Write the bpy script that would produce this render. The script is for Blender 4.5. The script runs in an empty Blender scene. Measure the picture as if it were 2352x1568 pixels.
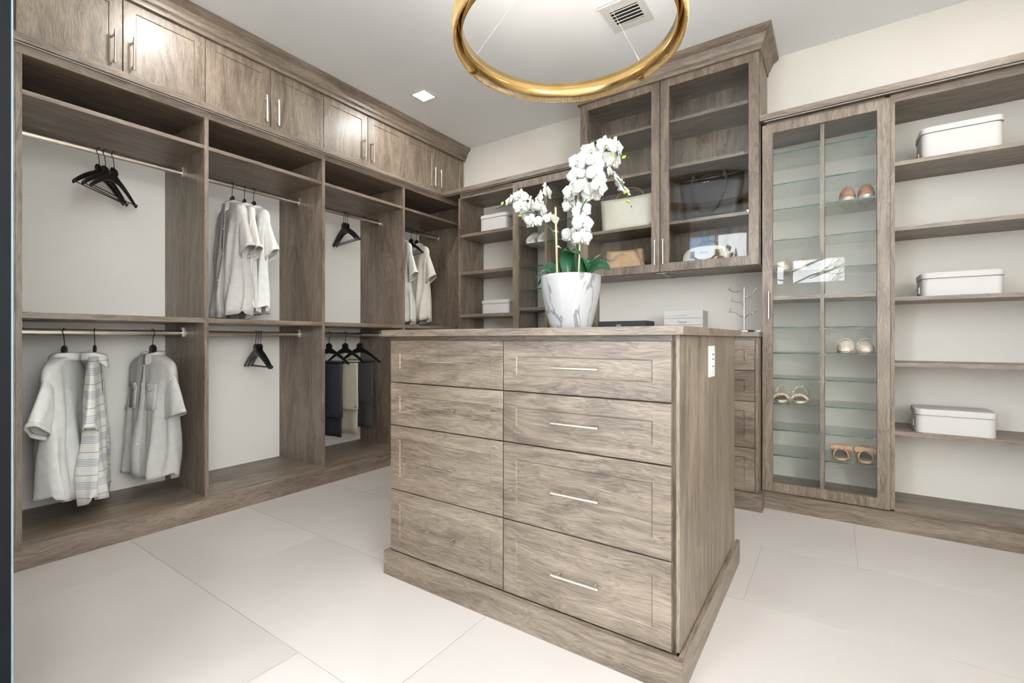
import bpy, bmesh, math, random
from mathutils import Vector, Matrix
random.seed(7)
S = bpy.context.scene
COL = S.collection
PI = math.pi

# ------------------------------------------------------------------ camera, world, exposure
cam = bpy.data.cameras.new('camera'); camo = bpy.data.objects.new('camera', cam); COL.objects.link(camo)
cam.sensor_width = 36.0; cam.lens = 1077.0/2352*36; cam.shift_y = -5.0/2352
cam.clip_start = 0.02
camo.location = (0, 0, 0.93); camo.rotation_euler = (PI/2, 0, math.radians(34.45))
S.camera = camo
W = bpy.data.worlds.new('world'); S.world = W; W.use_nodes = True
wn = W.node_tree.nodes; bg = wn['Background']
bg.inputs[0].default_value = (0.91, 0.935, .97, 1); bg.inputs[1].default_value = 8.0
S.view_settings.view_transform = 'Standard'; S.view_settings.look = 'None'
S.view_settings.exposure = 1.18; S.view_settings.gamma = 1.0; S.view_settings.use_curve_mapping = False
S.cycles.max_bounces = 10; S.cycles.diffuse_bounces = 6; S.cycles.glossy_bounces = 4
S.cycles.transparent_max_bounces = 32; S.cycles.transmission_bounces = 6
LAMP = 110.0          # radiance of the recessed square downlights
CEIL = 2.66; XW = -3.255; YW = 3.295; XR = 1.45; YF = -1.40

# ------------------------------------------------------------------ materials
def mat(name, col=(.8,.8,.8), rough=.5, metal=0.0, spec=None, emit=None, es=1.0):
    m = bpy.data.materials.new(name); m.use_nodes = True
    b = m.node_tree.nodes['Principled BSDF']
    b.inputs['Base Color'].default_value = (*col, 1); b.inputs['Roughness'].default_value = rough
    b.inputs['Metallic'].default_value = metal
    if spec is not None: b.inputs['Specular IOR Level'].default_value = spec
    if emit: b.inputs['Emission Color'].default_value = (*emit, 1); b.inputs['Emission Strength'].default_value = es
    return m
class NT:
    def __init__(s, m): s.t = m.node_tree; s.b = s.t.nodes.get('Principled BSDF')
    def n(s, ty, **kw):
        o = s.t.nodes.new(ty)
        for k, v in kw.items():
            if k[0] == '_': o.inputs[k[1:].replace('_', ' ')].default_value = v
            else: setattr(o, k, v)
        return o
    def l(s, a, b): s.t.links.new(a, b)
def ramp(nt, stops, fac):
    r = nt.n('ShaderNodeValToRGB'); e = r.color_ramp.elements
    while len(e) < len(stops): e.new(.5)
    for i, (p, c) in enumerate(stops): e[i].position = p; e[i].color = (*c, 1)
    nt.l(fac, r.inputs[0]); return r
def coords(nt, scale, rnd=True):
    tc = nt.n('ShaderNodeTexCoord'); mp = nt.n('ShaderNodeMapping'); mp.inputs['Scale'].default_value = scale
    nt.l(tc.outputs['Object'], mp.inputs['Vector'])
    if rnd:
        oi = nt.n('ShaderNodeObjectInfo'); mu = nt.n('ShaderNodeMath', operation='MULTIPLY'); mu.inputs[1].default_value = 37.0
        nt.l(oi.outputs['Random'], mu.inputs[0]); cb = nt.n('ShaderNodeCombineXYZ')
        for i in range(3): nt.l(mu.outputs[0], cb.inputs[i])
        nt.l(cb.outputs[0], mp.inputs['Location'])
    return mp.outputs[0]
WOODC = [(.0, (.068,.046,.031)), (.3, (.158,.117,.084)), (.58, (.262,.203,.150)), (1., (.415,.335,.260))]
def wood(name, axis, tint=1.0):
    m = mat(name, rough=.42, spec=.8); nt = NT(m)
    def sc(along, across):
        v = [across]*3; v[axis] = along; return v
    # warp the coordinates gently so that the grain lines flow
    base = coords(nt, (1, 1, 1)); wn_ = nt.n('ShaderNodeTexNoise', _Scale=1.0, _Detail=2.5, _Roughness=.55)
    mp0 = nt.n('ShaderNodeMapping'); mp0.inputs['Scale'].default_value = sc(3.2, 6.0); nt.l(base, mp0.inputs['Vector']); nt.l(mp0.outputs[0], wn_.inputs['Vector'])
    vm = nt.n('ShaderNodeVectorMath', operation='SCALE'); vm.inputs['Scale'].default_value = .075; nt.l(wn_.outputs['Color'], vm.inputs[0])
    va = nt.n('ShaderNodeVectorMath', operation='ADD'); nt.l(base, va.inputs[0]); nt.l(vm.outputs[0], va.inputs[1])
    def stretched(al, ac, detail, rough=.5):
        mp = nt.n('ShaderNodeMapping'); mp.inputs['Scale'].default_value = sc(al, ac); nt.l(va.outputs[0], mp.inputs['Vector'])
        f = nt.n('ShaderNodeTexNoise', _Scale=1.0, _Detail=detail, _Roughness=rough); nt.l(mp.outputs[0], f.inputs['Vector']); return f.outputs[0]
    rings, pores, broad = stretched(.6, 5, 1.0), stretched(9, 230, 5.0, .7), stretched(1.6, 9, 2.0)
    mu = nt.n('ShaderNodeMath', operation='MULTIPLY'); mu.inputs[1].default_value = 62.0; nt.l(rings, mu.inputs[0])
    si = nt.n('ShaderNodeMath', operation='SINE'); nt.l(mu.outputs[0], si.inputs[0])
    a = nt.n('ShaderNodeMath', operation='MULTIPLY_ADD'); a.inputs[1].default_value = .055; nt.l(si.outputs[0], a.inputs[0]); nt.l(pores, a.inputs[2])
    b = nt.n('ShaderNodeMath', operation='MULTIPLY_ADD'); b.inputs[1].default_value = .40; nt.l(broad, b.inputs[0]); nt.l(a.outputs[0], b.inputs[2])
    c = nt.n('ShaderNodeMapRange'); c.inputs[1].default_value = .42; c.inputs[2].default_value = .98; nt.l(b.outputs[0], c.inputs[0])
    r = ramp(nt, [(p, tuple(x*tint for x in q)) for p, q in WOODC], c.outputs[0])
    nt.l(r.outputs[0], nt.b.inputs['Base Color'])
    bp = nt.n('ShaderNodeBump'); bp.inputs['Strength'].default_value = .15; bp.inputs['Distance'].default_value = .002
    nt.l(pores, bp.inputs['Height']); nt.l(bp.outputs[0], nt.b.inputs['Normal'])
    return m
WX, WY, WZ = wood('laminate_grain_across', 0, .76), wood('laminate_grain_along', 1, .78), wood('laminate_grain_upright', 2, .78)
def noisy(name, c1, c2, scale, rough=.6, bump=0.0, bscale=None, lo=.35, hi=.65, dist=.001, sc3=(1,1,1)):
    m = mat(name, rough=rough); nt = NT(m)
    f = nt.n('ShaderNodeTexNoise', _Scale=scale, _Detail=5.0); v = coords(nt, sc3); nt.l(v, f.inputs['Vector'])
    r = ramp(nt, [(lo, c1), (hi, c2)], f.outputs[0]); nt.l(r.outputs[0], nt.b.inputs['Base Color'])
    if bump:
        g = nt.n('ShaderNodeTexNoise', _Scale=bscale or scale*4, _Detail=3.0); nt.l(v, g.inputs['Vector'])
        bp = nt.n('ShaderNodeBump'); bp.inputs['Strength'].default_value = bump; bp.inputs['Distance'].default_value = dist
        nt.l(g.outputs[0], bp.inputs['Height']); nt.l(bp.outputs[0], nt.b.inputs['Normal'])
    return m
M_wall = noisy('wall_paint', (.73,.695,.64), (.75,.715,.66), 3, .8, .08, 160)
M_ceil = noisy('ceiling_paint', (.83,.855,.87), (.85,.87,.885), 3, .9, .08, 140)
M_tile = noisy('porcelain_tile', (.49,.455,.425), (.56,.522,.488), 1.1, .36, .03, 60, .3, .7)
M_grout = mat('grout', (.42,.40,.38), .9)
M_nickel = mat('brushed_nickel', (.66,.61,.53), .28, 1)
M_chrome = mat('chrome', (.8,.8,.8), .15, 1)
M_brass = noisy('brushed_brass', (.62,.40,.14), (.80,.56,.24), 9, .24, 0, None, .3, .7); M_brass.node_tree.nodes['Principled BSDF'].inputs['Metallic'].default_value = 1
M_strand = mat('gold_chain', (.74,.52,.24), .42, .85)
M_black = mat('black_lacquer', (.012,.012,.013), .35)
M_dark = mat('dark_metal', (.03,.03,.03), .4, .6)
M_white = mat('white_leatherette', (.55,.535,.52), .6, spec=.3)
M_plastic = mat('white_plastic', (.64,.63,.61), .4)
M_navy = mat('dark_navy_paint', (.003,.004,.006), .6, spec=.15)
M_lamp = mat('lit_diffuser', (1,1,1), .5, emit=(1.0,.975,.94), es=LAMP)
M_groove = mat('shadow_gap_core', (.05,.04,.033), .8)
M_hole = mat('pale_pin_socket', (.42,.37,.32), .6)
def glass(name, tint, f0=.06, rough=0.0, mottled=None):
    m = bpy.data.materials.new(name); m.use_nodes = True; t = m.node_tree; nt = NT(m)
    for n in list(t.nodes): t.nodes.remove(n)
    out = nt.n('ShaderNodeOutputMaterial'); mx = nt.n('ShaderNodeMixShader')
    tr = nt.n('ShaderNodeBsdfTransparent'); tr.inputs[0].default_value = (*tint, 1)
    gl = nt.n('ShaderNodeBsdfGlossy'); gl.inputs['Roughness'].default_value = rough
    fr = nt.n('ShaderNodeFresnel'); fr.inputs[0].default_value = 1.58
    ge = nt.n('ShaderNodeNewGeometry'); iv = nt.n('ShaderNodeMath', operation='SUBTRACT'); iv.inputs[0].default_value = 1.0; nt.l(ge.outputs['Backfacing'], iv.inputs[1])
    pr = nt.n('ShaderNodeMath', operation='MULTIPLY'); nt.l(fr.outputs[0], pr.inputs[0]); nt.l(iv.outputs[0], pr.inputs[1]); nt.l(pr.outputs[0], mx.inputs[0]); nt.l(tr.outputs[0], mx.inputs[1]); nt.l(gl.outputs[0], mx.inputs[2]); nt.l(mx.outputs[0], out.inputs[0])
    if mottled:
        v = coords(nt, (1, 1, 1), False); f = nt.n('ShaderNodeTexNoise', _Scale=150.0, _Detail=2.0, _Distortion=.7); nt.l(v, f.inputs['Vector'])
        r = ramp(nt, [(.38, mottled[0]), (.62, mottled[1])], f.outputs[0]); nt.l(r.outputs[0], tr.inputs[0])
        bp = nt.n('ShaderNodeBump'); bp.inputs['Strength'].default_value = .8; bp.inputs['Distance'].default_value = .003
        nt.l(f.outputs[0], bp.inputs['Height']); nt.l(bp.outputs[0], gl.inputs['Normal'])
    return m
M_pane = glass('clear_pane', (.985,.993,.99))
M_shelfglass = glass('textured_shelf_glass', (.8,.9,.86), rough=.12, mottled=((.84,.905,.88), (.975,.99,.982)))
M_glassedge = mat('green_glass_edge', (.03,.09,.075), .2)

# ------------------------------------------------------------------ mesh builder
class MB:
    def __init__(s): s.v = []; s.f = []; s.sm = []
    def add(s, vs, fs, smooth=False):
        o = len(s.v); s.v += [Vector(p) for p in vs]; s.f += [tuple(i+o for i in f) for f in fs]; s.sm += [smooth]*len(fs); return s
    def box(s, x0, x1, y0, y1, z0, z1):
        vs = [(x, y, z) for z in (z0, z1) for y in (y0, y1) for x in (x0, x1)]
        return s.add(vs, [(0,2,3,1), (4,5,7,6), (0,1,5,4), (2,6,7,3), (0,4,6,2), (1,3,7,5)])
    def prism(s, pts, axis, a, b, smooth=False):
        """closed 2-D outline swept along an axis; pts in the two other axes in order"""
        def mk(p, t):
            q = list(p); q.insert(axis, t); return tuple(q)
        n = len(pts); vs = [mk(p, a) for p in pts]+[mk(p, b) for p in pts]
        fs = [(i, (i+1) % n, n+(i+1) % n, n+i) for i in range(n)]
        s.add(vs, fs, smooth); s.add(vs[:n], [tuple(range(n))[::-1]]); s.add(vs[n:], [tuple(range(n))]); return s
    def tube(s, pts, r, seg=8, cap=True, flat=None):
        pts = [Vector(p) for p in pts]; rs = r if isinstance(r, (list, tuple)) else [r]*len(pts)
        vs = []; up = None
        for i, p in enumerate(pts):
            d = (pts[min(i+1, len(pts)-1)]-pts[max(i-1, 0)])
            if d.length < 1e-9: d = Vector((0, 0, 1))
            d.normalize()
            if up is None:
                up = Vector((0, 0, 1)) if abs(d.z) < .9 else Vector((1, 0, 0))
            a = (up-d*up.dot(d)).normalized(); b = d.cross(a); up = a
            for k in range(seg):
                t = 2*PI*k/seg
                vs.append(p+a*math.cos(t)*rs[i]+b*math.sin(t)*rs[i]*(flat or 1))
        fs = []
        for i in range(len(pts)-1):
            for k in range(seg):
                k2 = (k+1) % seg; fs.append((i*seg+k, i*seg+k2, (i+1)*seg+k2, (i+1)*seg+k))
        s.add(vs, fs, True)
        if cap:
            s.add(vs[:seg], [tuple(range(seg))[::-1]]); s.add(vs[-seg:], [tuple(range(seg))])
        return s
    def lathe(s, prof, c=(0, 0, 0), seg=32, smooth=True, closed=False):
        vs = []; n = len(prof)
        for r, z in prof:
            for k in range(seg):
                t = 2*PI*k/seg; vs.append((c[0]+r*math.cos(t), c[1]+r*math.sin(t), c[2]+z))
        m = n if closed else n-1; fs = []
        for i in range(m):
            j = (i+1) % n
            for k in range(seg):
                k2 = (k+1) % seg; fs.append((i*seg+k, i*seg+k2, j*seg+k2, j*seg+k))
        return s.add(vs, fs, smooth)
    def grid(s, P, closed_u=False, smooth=True):
        nv = len(P); nu = len(P[0]); vs = [p for row in P for p in row]; fs = []
        for i in range(nv-1):
            for k in range(nu if closed_u else nu-1):
                k2 = (k+1) % nu; fs.append((i*nu+k, i*nu+k2, (i+1)*nu+k2, (i+1)*nu+k))
        return s.add(vs, fs, smooth)
    def sphere(s, c, rx, ry=None, rz=None, seg=12, rings=8):
        ry = ry or rx; rz = rz or rx; P = []
        for i in range(rings+1):
            a = PI*i/rings; P.append([(c[0]+rx*math.sin(a)*math.cos(2*PI*k/seg), c[1]+ry*math.sin(a)*math.sin(2*PI*k/seg), c[2]-rz*math.cos(a)) for k in range(seg)])
        return s.grid(P, True)
    def rbox(s, x0, x1, y0, y1, z0, z1, r, seg=5):
        """upright box with rounded vertical edges"""
        pts = []
        for cx, cy, a0 in ((x1-r, y1-r, 0), (x0+r, y1-r, PI/2), (x0+r, y0+r, PI), (x1-r, y0+r, 1.5*PI)):
            for k in range(seg+1): a = a0+PI/2*k/seg; pts.append((cx+r*math.cos(a), cy+r*math.sin(a)))
        n = len(pts); e = min(.004, (z1-z0)/4); P = []
        for z, q in ((z0, 0), (z1-e, 0), (z1-e, 0), (z1, 1)):
            P.append([(x-(e*(1 if x > (x0+x1)/2 else -1) if q else 0), y-(e*(1 if y > (y0+y1)/2 else -1) if q else 0), z) for x, y in pts])
        s.grid(P[:2], True); s.grid(P[2:], True); s.add(P[0], [tuple(range(n))[::-1]]); s.add(P[-1], [tuple(range(n))]); return s
    def front(s, o, u, v, n, w, h, fw=.05, t=.019, rec=.004, be=.004, open_=False):
        """shaker front: slab with a shallow stepped panel (or an opening)"""
        o, u, v, n = Vector(o), Vector(u), Vector(v), Vector(n)
        def P(a, b, c): return o+u*a+v*b+n*c
        def ring(i, c): return [P(i, i, c), P(w-i, i, c), P(w-i, h-i, c), P(i, h-i, c)]
        e = .0012
        R = [ring(0, -t), ring(0, -e), ring(e, 0), ring(fw, 0)]
        if open_: R += [ring(fw+be*.4, -rec), ring(fw+be*.4, -t)]
        else: R += [ring(fw+be, -rec)]
        vs = [p for r in R for p in r]; fs = []
        for i in range(len(R)-1):
            for k in range(4): k2 = (k+1) % 4; fs.append((i*4+k, i*4+k2, i*4+4+k2, i*4+4+k))
        if open_:
            L = (len(R)-1)*4
            for k in range(4): k2 = (k+1) % 4; fs.append((L+k, L+k2, k2, k))
        else:
            L = (len(R)-1)*4; fs.append((L, L+1, L+2, L+3)); fs.append((3, 2, 1, 0))
        return s.add(vs, fs)
    def build(s, name, m, parent=None, local=False, mods=None):
        off = Vector((0, 0, 0))
        if parent is not None and not local:
            q = parent
            while q.parent: q = q.parent
            off = q.location
        me = bpy.data.meshes.new(name); me.from_pydata([tuple(p-off) for p in s.v], [], s.f)
        me.polygons.foreach_set('use_smooth', s.sm); me.materials.append(m); me.update()
        bm = bmesh.new(); bm.from_mesh(me); bmesh.ops.recalc_face_normals(bm, faces=bm.faces); bm.to_mesh(me); bm.free()
        o = bpy.data.objects.new(name, me); COL.objects.link(o)
        if parent is not None: o.parent = parent
        if mods: mods(o)
        return o
def thing(name, label, cat, loc=(0, 0, 0), rz=0, group=None):
    o = bpy.data.objects.new(name, None); COL.objects.link(o); o.empty_display_size = .05
    o.location = loc; o.rotation_euler = (0, 0, rz); o['label'] = label; o['category'] = cat
    if group: o['group'] = group
    return o
def tag(o, label, cat, group=None):
    o['label'] = label; o['category'] = cat
    if group: o['group'] = group
    return o
def struct(o, label=None, cat=None):
    o['kind'] = 'structure'
    if label: o['label'] = label
    if cat: o['category'] = cat
    return o
def solid(th):
    def f(o): md = o.modifiers.new('thickness', 'SOLIDIFY'); md.thickness = th; md.offset = 0
    return f
def subd(n=1, th=None):
    def f(o):
        md = o.modifiers.new('smooth', 'SUBSURF'); md.levels = n; md.render_levels = n
        if th: solid(th)(o)
    return f
X, Y, Z = Vector((1, 0, 0)), Vector((0, 1, 0)), Vector((0, 0, 1))
def pull(name, c, along, n, L, parent, m=M_nickel, r=.0048, off=.028):
    """bar pull: round bar on two posts, c = middle on the face"""
    c, a, n = Vector(c), Vector(along), Vector(n); b = MB()
    b.tube([c-a*L/2+n*off, c+a*L/2+n*off], r, 10)
    for s_ in (-1, 1): q = c+a*s_*(L/2-.018); b.tube([q, q+n*off], r*.9, 8)
    return b.build(name, m, parent)

# ------------------------------------------------------------------ room shell
fl = MB().box(XW-.1, XR+.1, YF-.1, YW+.1, -.06, -.0015).build('floor', M_grout)
struct(fl, 'pale beige large format porcelain tiled floor with thin grout lines', 'floor')
TL, TW, G = 1.045, .5275, .0014
k0 = math.floor((YF-.79)/TW)
r0 = 1
for k in range(k0, 6):
    y0 = .79+TW*k; y1 = y0+TW
    base = [-.266+.348, -.266+.696, -.266][k % 3]      # joints shift by a third of a tile from row to row
    i = -6
    while True:
        x0 = base+TL*i; x1 = x0+TL; i += 1
        if x1 <= XW: continue
        if x0 >= XR: break
        a, b, c, d = max(x0, XW)+G, min(x1, XR)-G, max(y0, YF)+G, min(y1, YW)-G
        if b-a < .02 or d-c < .02: continue
        MB().box(a, b, c, d, -.0012, 0).build('tile', M_tile, fl)
struct(MB().box(XW-.1, XR+.1, YF-.1, YW+.1, CEIL, CEIL+.08).build('ceiling', M_ceil), 'smooth pale grey white ceiling', 'ceiling')
struct(MB().box(XW-.1, XW, YF-.1, YW+.1, 0, CEIL).build('wall_left', M_wall), 'off white wall behind the hanging closets', 'wall')
struct(MB().box(XW, XR, YW, YW+.1, 0, CEIL).build('wall_back', M_wall), 'warm off white back wall above the shelving', 'wall')
ya4, yb4, za4, zb4 = -1.3, .45, .8, 2.5
struct(MB().box(XR, XR+.1, YF-.1, ya4, 0, CEIL).box(XR, XR+.1, yb4, YW+.1, 0, CEIL).box(XR, XR+.1, ya4, yb4, 0, za4).box(XR, XR+.1, ya4, yb4, zb4, CEIL).build('wall_right', M_wall), 'plain off white wall at the right', 'wall')
wx0, wx1, wz0, wz1 = -.66, .134, 1.665, 2.01
f = MB().box(XW, -1.85, YF-.1, YF, 0, CEIL).box(-1.85, -.98, YF-.1, YF, 2.5, CEIL).box(-1.85, -.98, YF-.1, YF, 0, .1).box(-.98, wx0, YF-.1, YF, 0, CEIL).box(wx1, XR, YF-.1, YF, 0, CEIL).box(wx0, wx1, YF-.1, YF, 0, wz0).box(wx0, wx1, YF-.1, YF, wz1, CEIL)
struct(f.build('wall_front', M_wall), 'off white wall with the small high window, behind the viewer', 'wall')
win = thing('window_1', 'small high horizontal window mirrored in the glass doors', 'window', ((wx0+wx1)/2, YF-.05, wz0)); win['kind'] = 'structure'
b = MB()
for a in ((wx0, wx1, wz0, wz0+.02), (wx0, wx1, wz1-.02, wz1), (wx0, wx0+.02, wz0, wz1), (wx1-.02, wx1, wz0, wz1)): b.box(a[0], a[1], YF-.07, YF-.03, a[2], a[3])
b.build('window_frame', M_plastic, win)
MB().box(wx0+.02, wx1-.02, YF-.052, YF-.048, wz0+.02, wz1-.02).build('pane', M_pane, win)
struct(MB().box(XW, -2.26, YF, .33, 0, CEIL).build('wall_entry', M_wall), 'short wall beside the entry door', 'wall')
dr = thing('door_1', 'dark navy open door, its edge at the far left', 'door', (-2.2, .19, 0)); dr['kind'] = 'structure'
MB().box(-2.2, -1.402, .172, .215, .01, 2.35).build('door_leaf', M_navy, dr)
MB().box(-1.405, -1.4005, .2135, .2165, .01, 2.35).build('edge_highlight', mat('painted_edge_highlight', (.16,.22,.25), .4), dr)  # pale blue strip stands in for the highlight on the door's far edge
MB().box(-2.26, -2.203, .15, .235, 0, 2.4).build('door_frame', M_navy, dr)

w2 = thing('window_2', 'tall two pane window of the front wall, mirrored in the display cabinet', 'window', (-1.415, YF-.05, .1)); w2['kind'] = 'structure'
b = MB()
for q in ((-1.85, -.98, .1, .14), (-1.85, -.98, 2.46, 2.5), (-1.85, -1.81, .14, 2.46), (-1.02, -.98, .14, 2.46), (-1.44, -1.40, .14, 2.46)): b.box(q[0], q[1], YF-.07, YF-.03, q[2], q[3])
b.build('window_frame', M_plastic, w2)
MB().box(-1.81, -1.44, YF-.052, YF-.048, .14, 2.46).build('pane', glass('blue_tinted_pane', (.42,.56,.68)), w2)
MB().box(-1.40, -1.02, YF-.052, YF-.048, .14, 2.46).build('pane', M_pane, w2)
w4 = thing('added_fill_window', 'wide window added unseen in the right wall to brighten the closets', 'window', (XR+.05, (ya4+yb4)/2, za4)); w4['kind'] = 'structure'  # out of view, added to throw fill light on the left closets
b = MB()
for q in ((ya4, yb4, za4, za4+.04), (ya4, yb4, zb4-.04, zb4), (ya4, ya4+.04, za4, zb4), (yb4-.04, yb4, za4, zb4)): b.box(XR+.03, XR+.07, q[0], q[1], q[2], q[3])
b.build('window_frame', M_plastic, w4)
MB().box(XR+.048, XR+.052, ya4+.04, yb4-.04, za4+.04, zb4-.04).build('pane', M_pane, w4)
struct(MB().box(-14, 14, -16, YF-.12, -.3, -.12).build('ground', mat('pale_paving', (.66,.63,.58), .9)), 'pale paving outside the windows', 'ground')

# bare tree outside the window
tr = thing('tree', 'bare branching tree outside, mirrored with the window in the glass door', 'tree', (-.75, YF-3.2, 0))
b = MB(); rt = random.Random(3)
b.tube([(-.72, YF-3.2, 0), (-.74, YF-3.2, 1.5), (-.70, YF-3.2, 3.6)], [.12, .09, .06], 8); b.build('trunk', noisy('bark', (.10,.08,.06), (.2,.16,.13), 20, .9), tr)
br = MB()
def branch(p, d, L, r, n):
    q = p+d*L; mid = p+d*L*.5+Vector((rt.uniform(-1, 1), 0, rt.uniform(-1, 1)))*L*.08
    br.tube([p, mid, q], [r, r*.8, r*.6], 5, cap=False)
    if n:
        for k in range(3):
            a = rt.uniform(-.75, .75); dd = Vector((d.x*math.cos(a)-d.z*math.sin(a), rt.uniform(-.3, .3), d.x*math.sin(a)+d.z*math.cos(a))).normalized()
            branch(p+d*L*rt.uniform(.35, 1), dd, L*rt.uniform(.5, .75), r*.55, n-1)
for h in (1.2, 1.45, 1.7, 1.95, 2.2, 2.5, 2.8):
    branch(Vector((-.73, YF-3.2, h)), Vector((1, 0, .38)).normalized(), .85, .020, 4)
    branch(Vector((-.73, YF-3.2, h+.1)), Vector((-1, 0, .4)).normalized(), .5, .016, 4)
o = br.build('branch', bpy.data.materials['bark'], tr); o['kind'] = 'stuff'

# ------------------------------------------------------------------ ceiling fixtures
def downlight(x, y, label):
    t = thing('recessed_light', label, 'light', (x, y, CEIL), 0, 'square recessed ceiling lights')
    b = MB(); a, i = .066, .054
    for q in ((-a, a, -a, -i), (-a, a, i, a), (-a, -i, -i, i), (i, a, -i, i)): b.box(x+q[0], x+q[1], y+q[2], y+q[3], CEIL-.004, CEIL-.0005)
    b.build('trim_ring', M_plastic, t)
    MB().box(x-i, x+i, y-i, y+i, CEIL-.003, CEIL-.001).build('diffuser', M_lamp, t)
downlight(-2.40, 2.39, 'square recessed ceiling light glowing white above the hanging closets')
for x, y, n in ((-2.40, 1.0, 'over the far left hanging closet, mirrored in the upper door'), (-2.40, -.45, 'added over the entry door'), (.60, 2.39, 'before the open shelves at the right'), (.60, 1.0, 'right of the island'),
                (.60, -.45, 'added right of the viewer'), (-.905, -.45, 'added just behind the viewer'), (-.905, -1.05, 'added beside the front wall')):  # unseen lights on the viewer's side, added to brighten the island front
    downlight(x, y, 'square recessed ceiling light '+n)
v = thing('ceiling_vent', 'white square air vent with slats in the ceiling', 'vent', (-.905, 2.40, CEIL))
b = MB()
for q in ((-.11, .11, -.11, -.066), (-.11, .11, .066, .11), (-.11, -.075, -.066, .066), (.075, .11, -.066, .066)): b.box(-.905+q[0], -.905+q[1], 2.40+q[2], 2.40+q[3], CEIL-.008, CEIL-.0005)
b.build('vent_frame', M_plastic, v)
MB().box(-.98, -.83, 2.334, 2.466, CEIL-.002, CEIL-.0008).build('duct_opening', mat('dark_duct', (.03,.03,.03), .9), v)
for k in range(5):
    y = 2.347+.0265*k
    MB().add([(-.98, y-.008, CEIL-.010), (-.83, y-.008, CEIL-.010), (-.83, y+.006, CEIL-.003), (-.98, y+.006, CEIL-.003),
              (-.98, y-.006, CEIL-.012), (-.83, y-.006, CEIL-.012), (-.83, y+.008, CEIL-.005), (-.98, y+.008, CEIL-.005)],
             [(0,1,2,3), (7,6,5,4), (0,4,5,1), (3,2,6,7), (0,3,7,4), (1,5,6,2)]).build('slat', M_plastic, v)
MB().box(-1.02, -.86, 2.268, 2.276, CEIL-.016, CEIL-.0085).build('damper_lever', M_plastic, v)

# ------------------------------------------------------------------ left wall: hanging closets
XF = -2.74                          # front edges of the upright panels
PY = [(.430, .449), (1.123, 1.143), (1.815, 1.835), (2.507, 2.527), (3.180, 3.198)]
DECK = .10
def holes(parent, x0s, yface, sgn, z0, z1, axis='y'):
    b = MB(); z = z0
    while z < z1:
        for x in x0s:
            c = (x, yface, z) if axis == 'y' else (yface, x, z); r = .0022; vs = []
            for k in range(6):
                a = PI*k/3
                vs.append((c[0]+r*math.cos(a), c[1]+sgn*.0004, z+r*math.sin(a)) if axis == 'y' else (c[0]+sgn*.0004, c[1]+r*math.cos(a), z+r*math.sin(a)))
            b.add(vs, [tuple(range(6))])
        z += .032
    o = b.build('pin_holes', M_hole, parent); o['kind'] = 'stuff'; return o
bayl = ['open hanging closet at the far left with two tiers of rods', 'second open hanging closet from the left, three shirts above',
        'third hanging closet from the left, trousers on its lower rod', 'corner hanging closet beside the back shelves, nearest the corner']
def rod(parent, y0, y1, x, z, axis='y'):
    n = 14; P = []
    for yy in (y0, y1): P.append([(x+.0075*math.cos(2*PI*k/n), yy, z+.015*math.sin(2*PI*k/n)) for k in range(n)])
    r_ = MB().grid(P, True); r_.add(P[0], [tuple(range(n))]); r_.add(P[1], [tuple(range(n))]); o = r_.build('hanging_rod', M_nickel, parent)
    for yy, s_ in ((y0, 1), (y1, -1)):
        MB().box(x-.011, x+.011, min(yy, yy+s_*.006), max(yy, yy+s_*.006), z-.02, z+.03).build('rod_bracket', M_nickel, o)
for i in range(4):
    ya, yb = PY[i][1], PY[i+1][0]; y0, y1 = PY[i][0], PY[i+1][1]
    t = thing('hanging_closet', bayl[i], 'closet', (XW+.25, (ya+yb)/2, 0))
    if i == 0:
        MB().box(XW+.002, XF, .430, .4485, DECK-.012, 2.10).build('side_panel', WZ, t)
        MB().box(XF-.05, XF+.002, .402, .429, DECK-.012, 2.139).build('filler_strip', WZ, t)
    p = MB().box(XW+.002, XF, yb+.0005, y1, DECK-.012, 2.10).build('side_panel', WZ, t)
    holes(p, (XF-.035, -3.015), yb+.0004, -1, .16, 2.08)
    MB().box(XW+.002, XF, y0 if i == 0 else y0+.02, y1, 2.10, 2.1385).build('top_panel', WY, t)
    MB().box(XW+.002, XF-.001, ya, yb, DECK-.019, DECK).build('bottom_deck', WY, t)
    MB().box(XW+.002, XF-.003, ya, yb, 1.937, 1.956).build('upper_shelf', WY, t)
    MB().box(XW+.002, XF-.003, ya, yb, 1.018, 1.043).build('middle_shelf', WY, t)
    MB().box(XW+.002, XW+.02, ya, yb, 1.80 if i < 0 else 1.957, 2.0995).build('back_rail', WY, t)
    rod(t, ya, yb, -3.005, 1.860); rod(t, ya, yb, -3.005, .965)
pl = MB().box(-2.762, -2.692, .40, 2.92, 0, DECK-.020).box(-2.7385, -2.688, .40, 2.92, DECK-.0195, DECK-.004).build('plinth', WY)
tag(pl, 'long dark plinth board under the hanging closets', 'plinth')
# continuous ledge above all the closets, left run and back run
LZ0, LZ1 = 2.140, 2.172
lg = thing('ledge', 'wood ledge board running above the hanging closets and round the corner', 'ledge', (-2.9, 1.8, LZ0))
MB().box(XW+.002, -2.715, .402, 2.938, LZ0, LZ1).build('ledge_board', WY, lg)
MB().box(XW+.002, -1.462, 2.938, YW-.002, LZ0, LZ1).build('ledge_board', WX, lg)
MB().box(-2.735, -2.730, .41, 2.95, LZ0-.003, LZ0-.0002).build('light_channel', M_plastic, lg)
MB().box(-2.72, -1.47, 2.956, 2.961, LZ0-.003, LZ0-.0002).build('light_channel', M_plastic, lg)
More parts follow.
